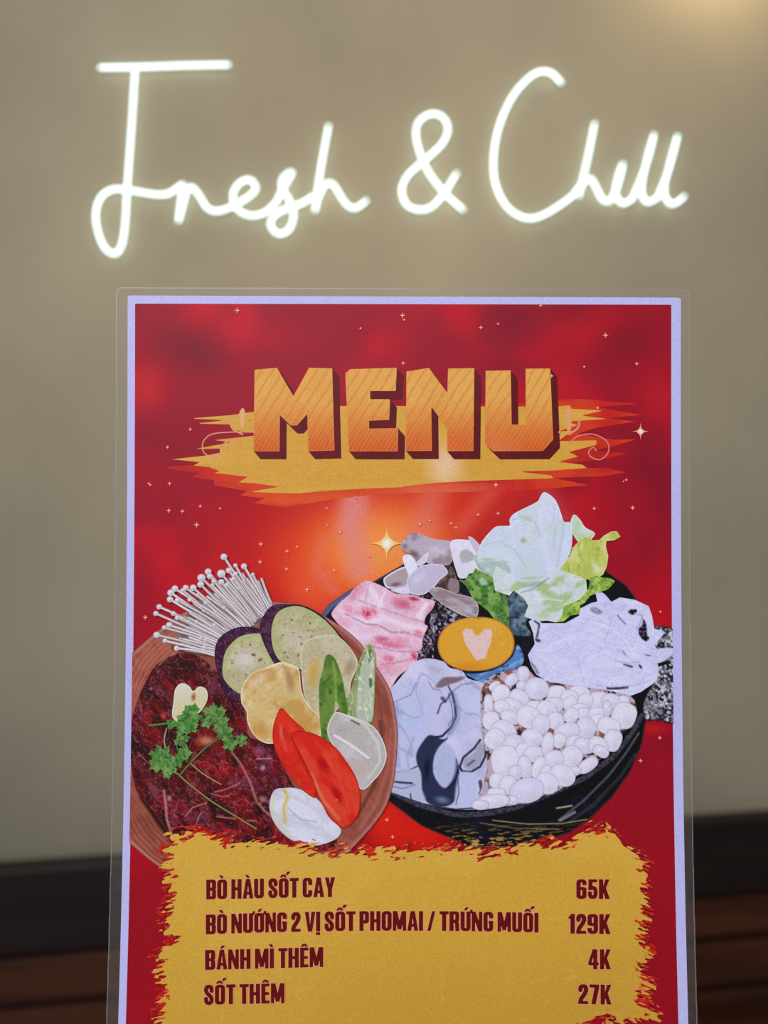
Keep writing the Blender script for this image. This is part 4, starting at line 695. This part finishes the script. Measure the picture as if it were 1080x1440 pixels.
    if c == '5': return .44, U_(bx(.03, 0, .42, .145), bx(.03, 0, .20, .55), pth(.10, .47, .20, .42, .30, .46, .35, .56, .35, .78, .30, .90, .22, 1-h, .14, .90, h, .80, h, .70, w=t*.95))
    if c == '6': return .45, U_(sub_(rb(0, 0, .45, 1, .18), rb(t, .15, .45-t, .85, .045), bx(.24, .29, .6, .45)), sub_(rb(0, .40, .45, 1, .16), rb(t, .54, .45-t, .85, .04)))
    if c == '9': return .45, U_(sub_(rb(0, 0, .45, 1, .18), rb(t, .15, .45-t, .85, .045), bx(-.2, .55, .21, .71)), sub_(rb(0, 0, .45, .60, .16), rb(t, .15, .45-t, .46, .04)))
    if c == '7': return .42, U_(bx(0, 0, .42, .15), pg(.23, .1, .42, 0, .42, .15, .27, 1, .08, 1))
    raise KeyError(c)
def accent(kind, w, a=0):
    m = w/2
    if kind == 'grave': return pg(m-.15, -.21, m+.0, -.21, m+.07, -.06, m-.03, -.06)
    if kind == 'acute': return pg(m+.0, -.21, m+.15, -.21, m+.03, -.06, m-.07, -.06)
    if kind == 'hat': return pg(m-.07, -.2, m+.07, -.2, m+.17, -.05, m+.05, -.05, m, -.12, m-.05, -.05, m-.17, -.05)
    if kind == 'hatacute': return U_(pg(m-.09, -.2, m+.05, -.2, m+.15, -.05, m+.03, -.05, m-.02, -.12, m-.07, -.05, m-.19, -.05), pg(m+.17, -.34, m+.33, -.34, m+.20, -.18, m+.09, -.18))
    if kind == 'horn': return pg(w-.06, 0, w-.01, -.02, w-.0, -.1, w+.10, -.1, w+.09, .05, w-.03, .13)
    if kind == 'hornacute': return U_(accent('horn', w), accent('acute', w))
    if kind == 'dot': return bx(m-.09, 1.05, m+.09, 1.19)
ACC = {'Ò': ('O', 'grave'), 'À': ('A', 'grave'), 'Á': ('A', 'acute'), 'Ì': ('I', 'grave'), 'Ê': ('E', 'hat'), 'Ố': ('O', 'hatacute'), 'Ư': ('U', 'horn'), 'Ớ': ('O', 'hornacute'), 'Ứ': ('U', 'hornacute'), 'Ị': ('I', 'dot')}
def text_part(txt, x0, x1, tops, Hh, lab):
    """tops: [(x, y of cap top)]; glyphs are fitted between x0 and x1"""
    gl = []; x = 0
    for ch in txt:
        if ch == ' ': x += .15; continue
        b_, ac = ACC.get(ch, (ch, None)); w, f = glyph(b_)
        if ac: f = U_(f, accent(ac, w))
        gl.append((x, w, f)); x += w+(.065 if b_ not in 'AVYT' else .045)
    tot = gl[-1][0]+gl[-1][1]; sx = (x1-x0)/tot; tx, ty = zip(*tops); items = []
    co = np.polyfit(tx, ty, min(2, len(tx)-1))
    for pas in (0, 1):
        for (gx, w, f) in gl:
            def ff(X, Y, gx=gx, f=f):
                yt = np.polyval(co, X); return f((X-x0)/sx-gx, (Y-yt)/Hh)*min(Hh, sx)+(1.3 if pas == 0 else 0.0)
            xa = x0+(gx-.1)*sx; xb = x0+(gx+w+.16)*sx; yt = np.polyval(co, (xa+xb)/2)
            col = (226, 156, 108) if pas == 0 else (104, 14, 28)
            if pas == 0: ff0 = ff; ff = (lambda X, Y, gx=gx, f=f: f((X-x0)/sx-gx, (Y-np.polyval(co, X))/Hh)*min(Hh, sx)+1.1)
            else: ff = (lambda X, Y, gx=gx, f=f: f((X-x0)/sx-gx, (Y-np.polyval(co, X))/Hh)*min(Hh, sx)+0.15)
            items.append(((ff, (xa, yt-.42*Hh, xb, yt+1.28*Hh)), col, [('n', 6, (92, 10, 24), .4, .4, .7, 3)] if pas else []))
    print_part('price_list_text', card, items, step=0.62, label='dark red lettering reading '+lab, sub=1e-6)
text_part('BÒ HÀU SỐT CAY', 292, 471.5, [(292, 1233.5), (380, 1231.8), (471, 1230)], 27.2, 'BÒ HÀU SỐT CAY')
text_part('BÒ NƯỚNG 2 VỊ SỐT PHOMAI / TRỨNG MUỐI', 291.5, 755.5, [(292, 1282.2), (520, 1277.2), (755, 1279.6)], 27.2, 'BÒ NƯỚNG 2 VỊ SỐT PHOMAI / TRỨNG MUỐI')
text_part('BÁNH MÌ THÊM', 290.5, 455, [(290, 1331.5), (455, 1327.2)], 27.5, 'BÁNH MÌ THÊM')
text_part('SỐT THÊM', 289, 401, [(289, 1380), (401, 1377.4)], 27.6, 'SỐT THÊM')
text_part('65K', 808.5, 854.5, [(808, 1232.4), (855, 1232.6)], 27.2, '65K')
text_part('129K', 797.5, 855.5, [(797, 1280.6), (855, 1281.2)], 27.4, '129K')
text_part('4K', 825, 856, [(825, 1330), (856, 1330.2)], 27.6, '4K')
text_part('27K', 811, 857, [(811, 1378.6), (857, 1379.4)], 27.4, '27K')

# ------------------------------------------------------------------ stand that carries the card, below the view
metal = noise_mat('black_metal', (0.015, 0.015, 0.016), (0.03, 0.03, 0.032), 20, 0.4)
stand = link('menu_stand', None, label='black floor stand holding the menu card from below', category='stand')
stand.location = (BASE[0], BASE[1], 0)
hz = BASE[2]+0.003
link('clamp', box_mesh('clamp', -0.06, 0.06, -0.0075, -0.0018, hz-0.012, hz+0.010, metal, 0.001), stand)
link('clamp', box_mesh('clamp', -0.06, 0.06, 0.0012, 0.007, hz-0.012, hz+0.010, metal, 0.001), stand)
link('cross_bar', box_mesh('cross_bar', -0.06, 0.06, -0.0075, 0.007, hz-0.020, hz-0.012, metal, 0.001), stand)
link('pole', tube_mesh('pole', [(0, 0, 0.015), (0, 0, 0.5), (0, 0, hz-0.02)], 0.008, metal), stand)
link('base_plate', box_mesh('base_plate', -0.15, 0.15, -0.12, 0.12, 0, 0.012, metal, 0.003), stand)
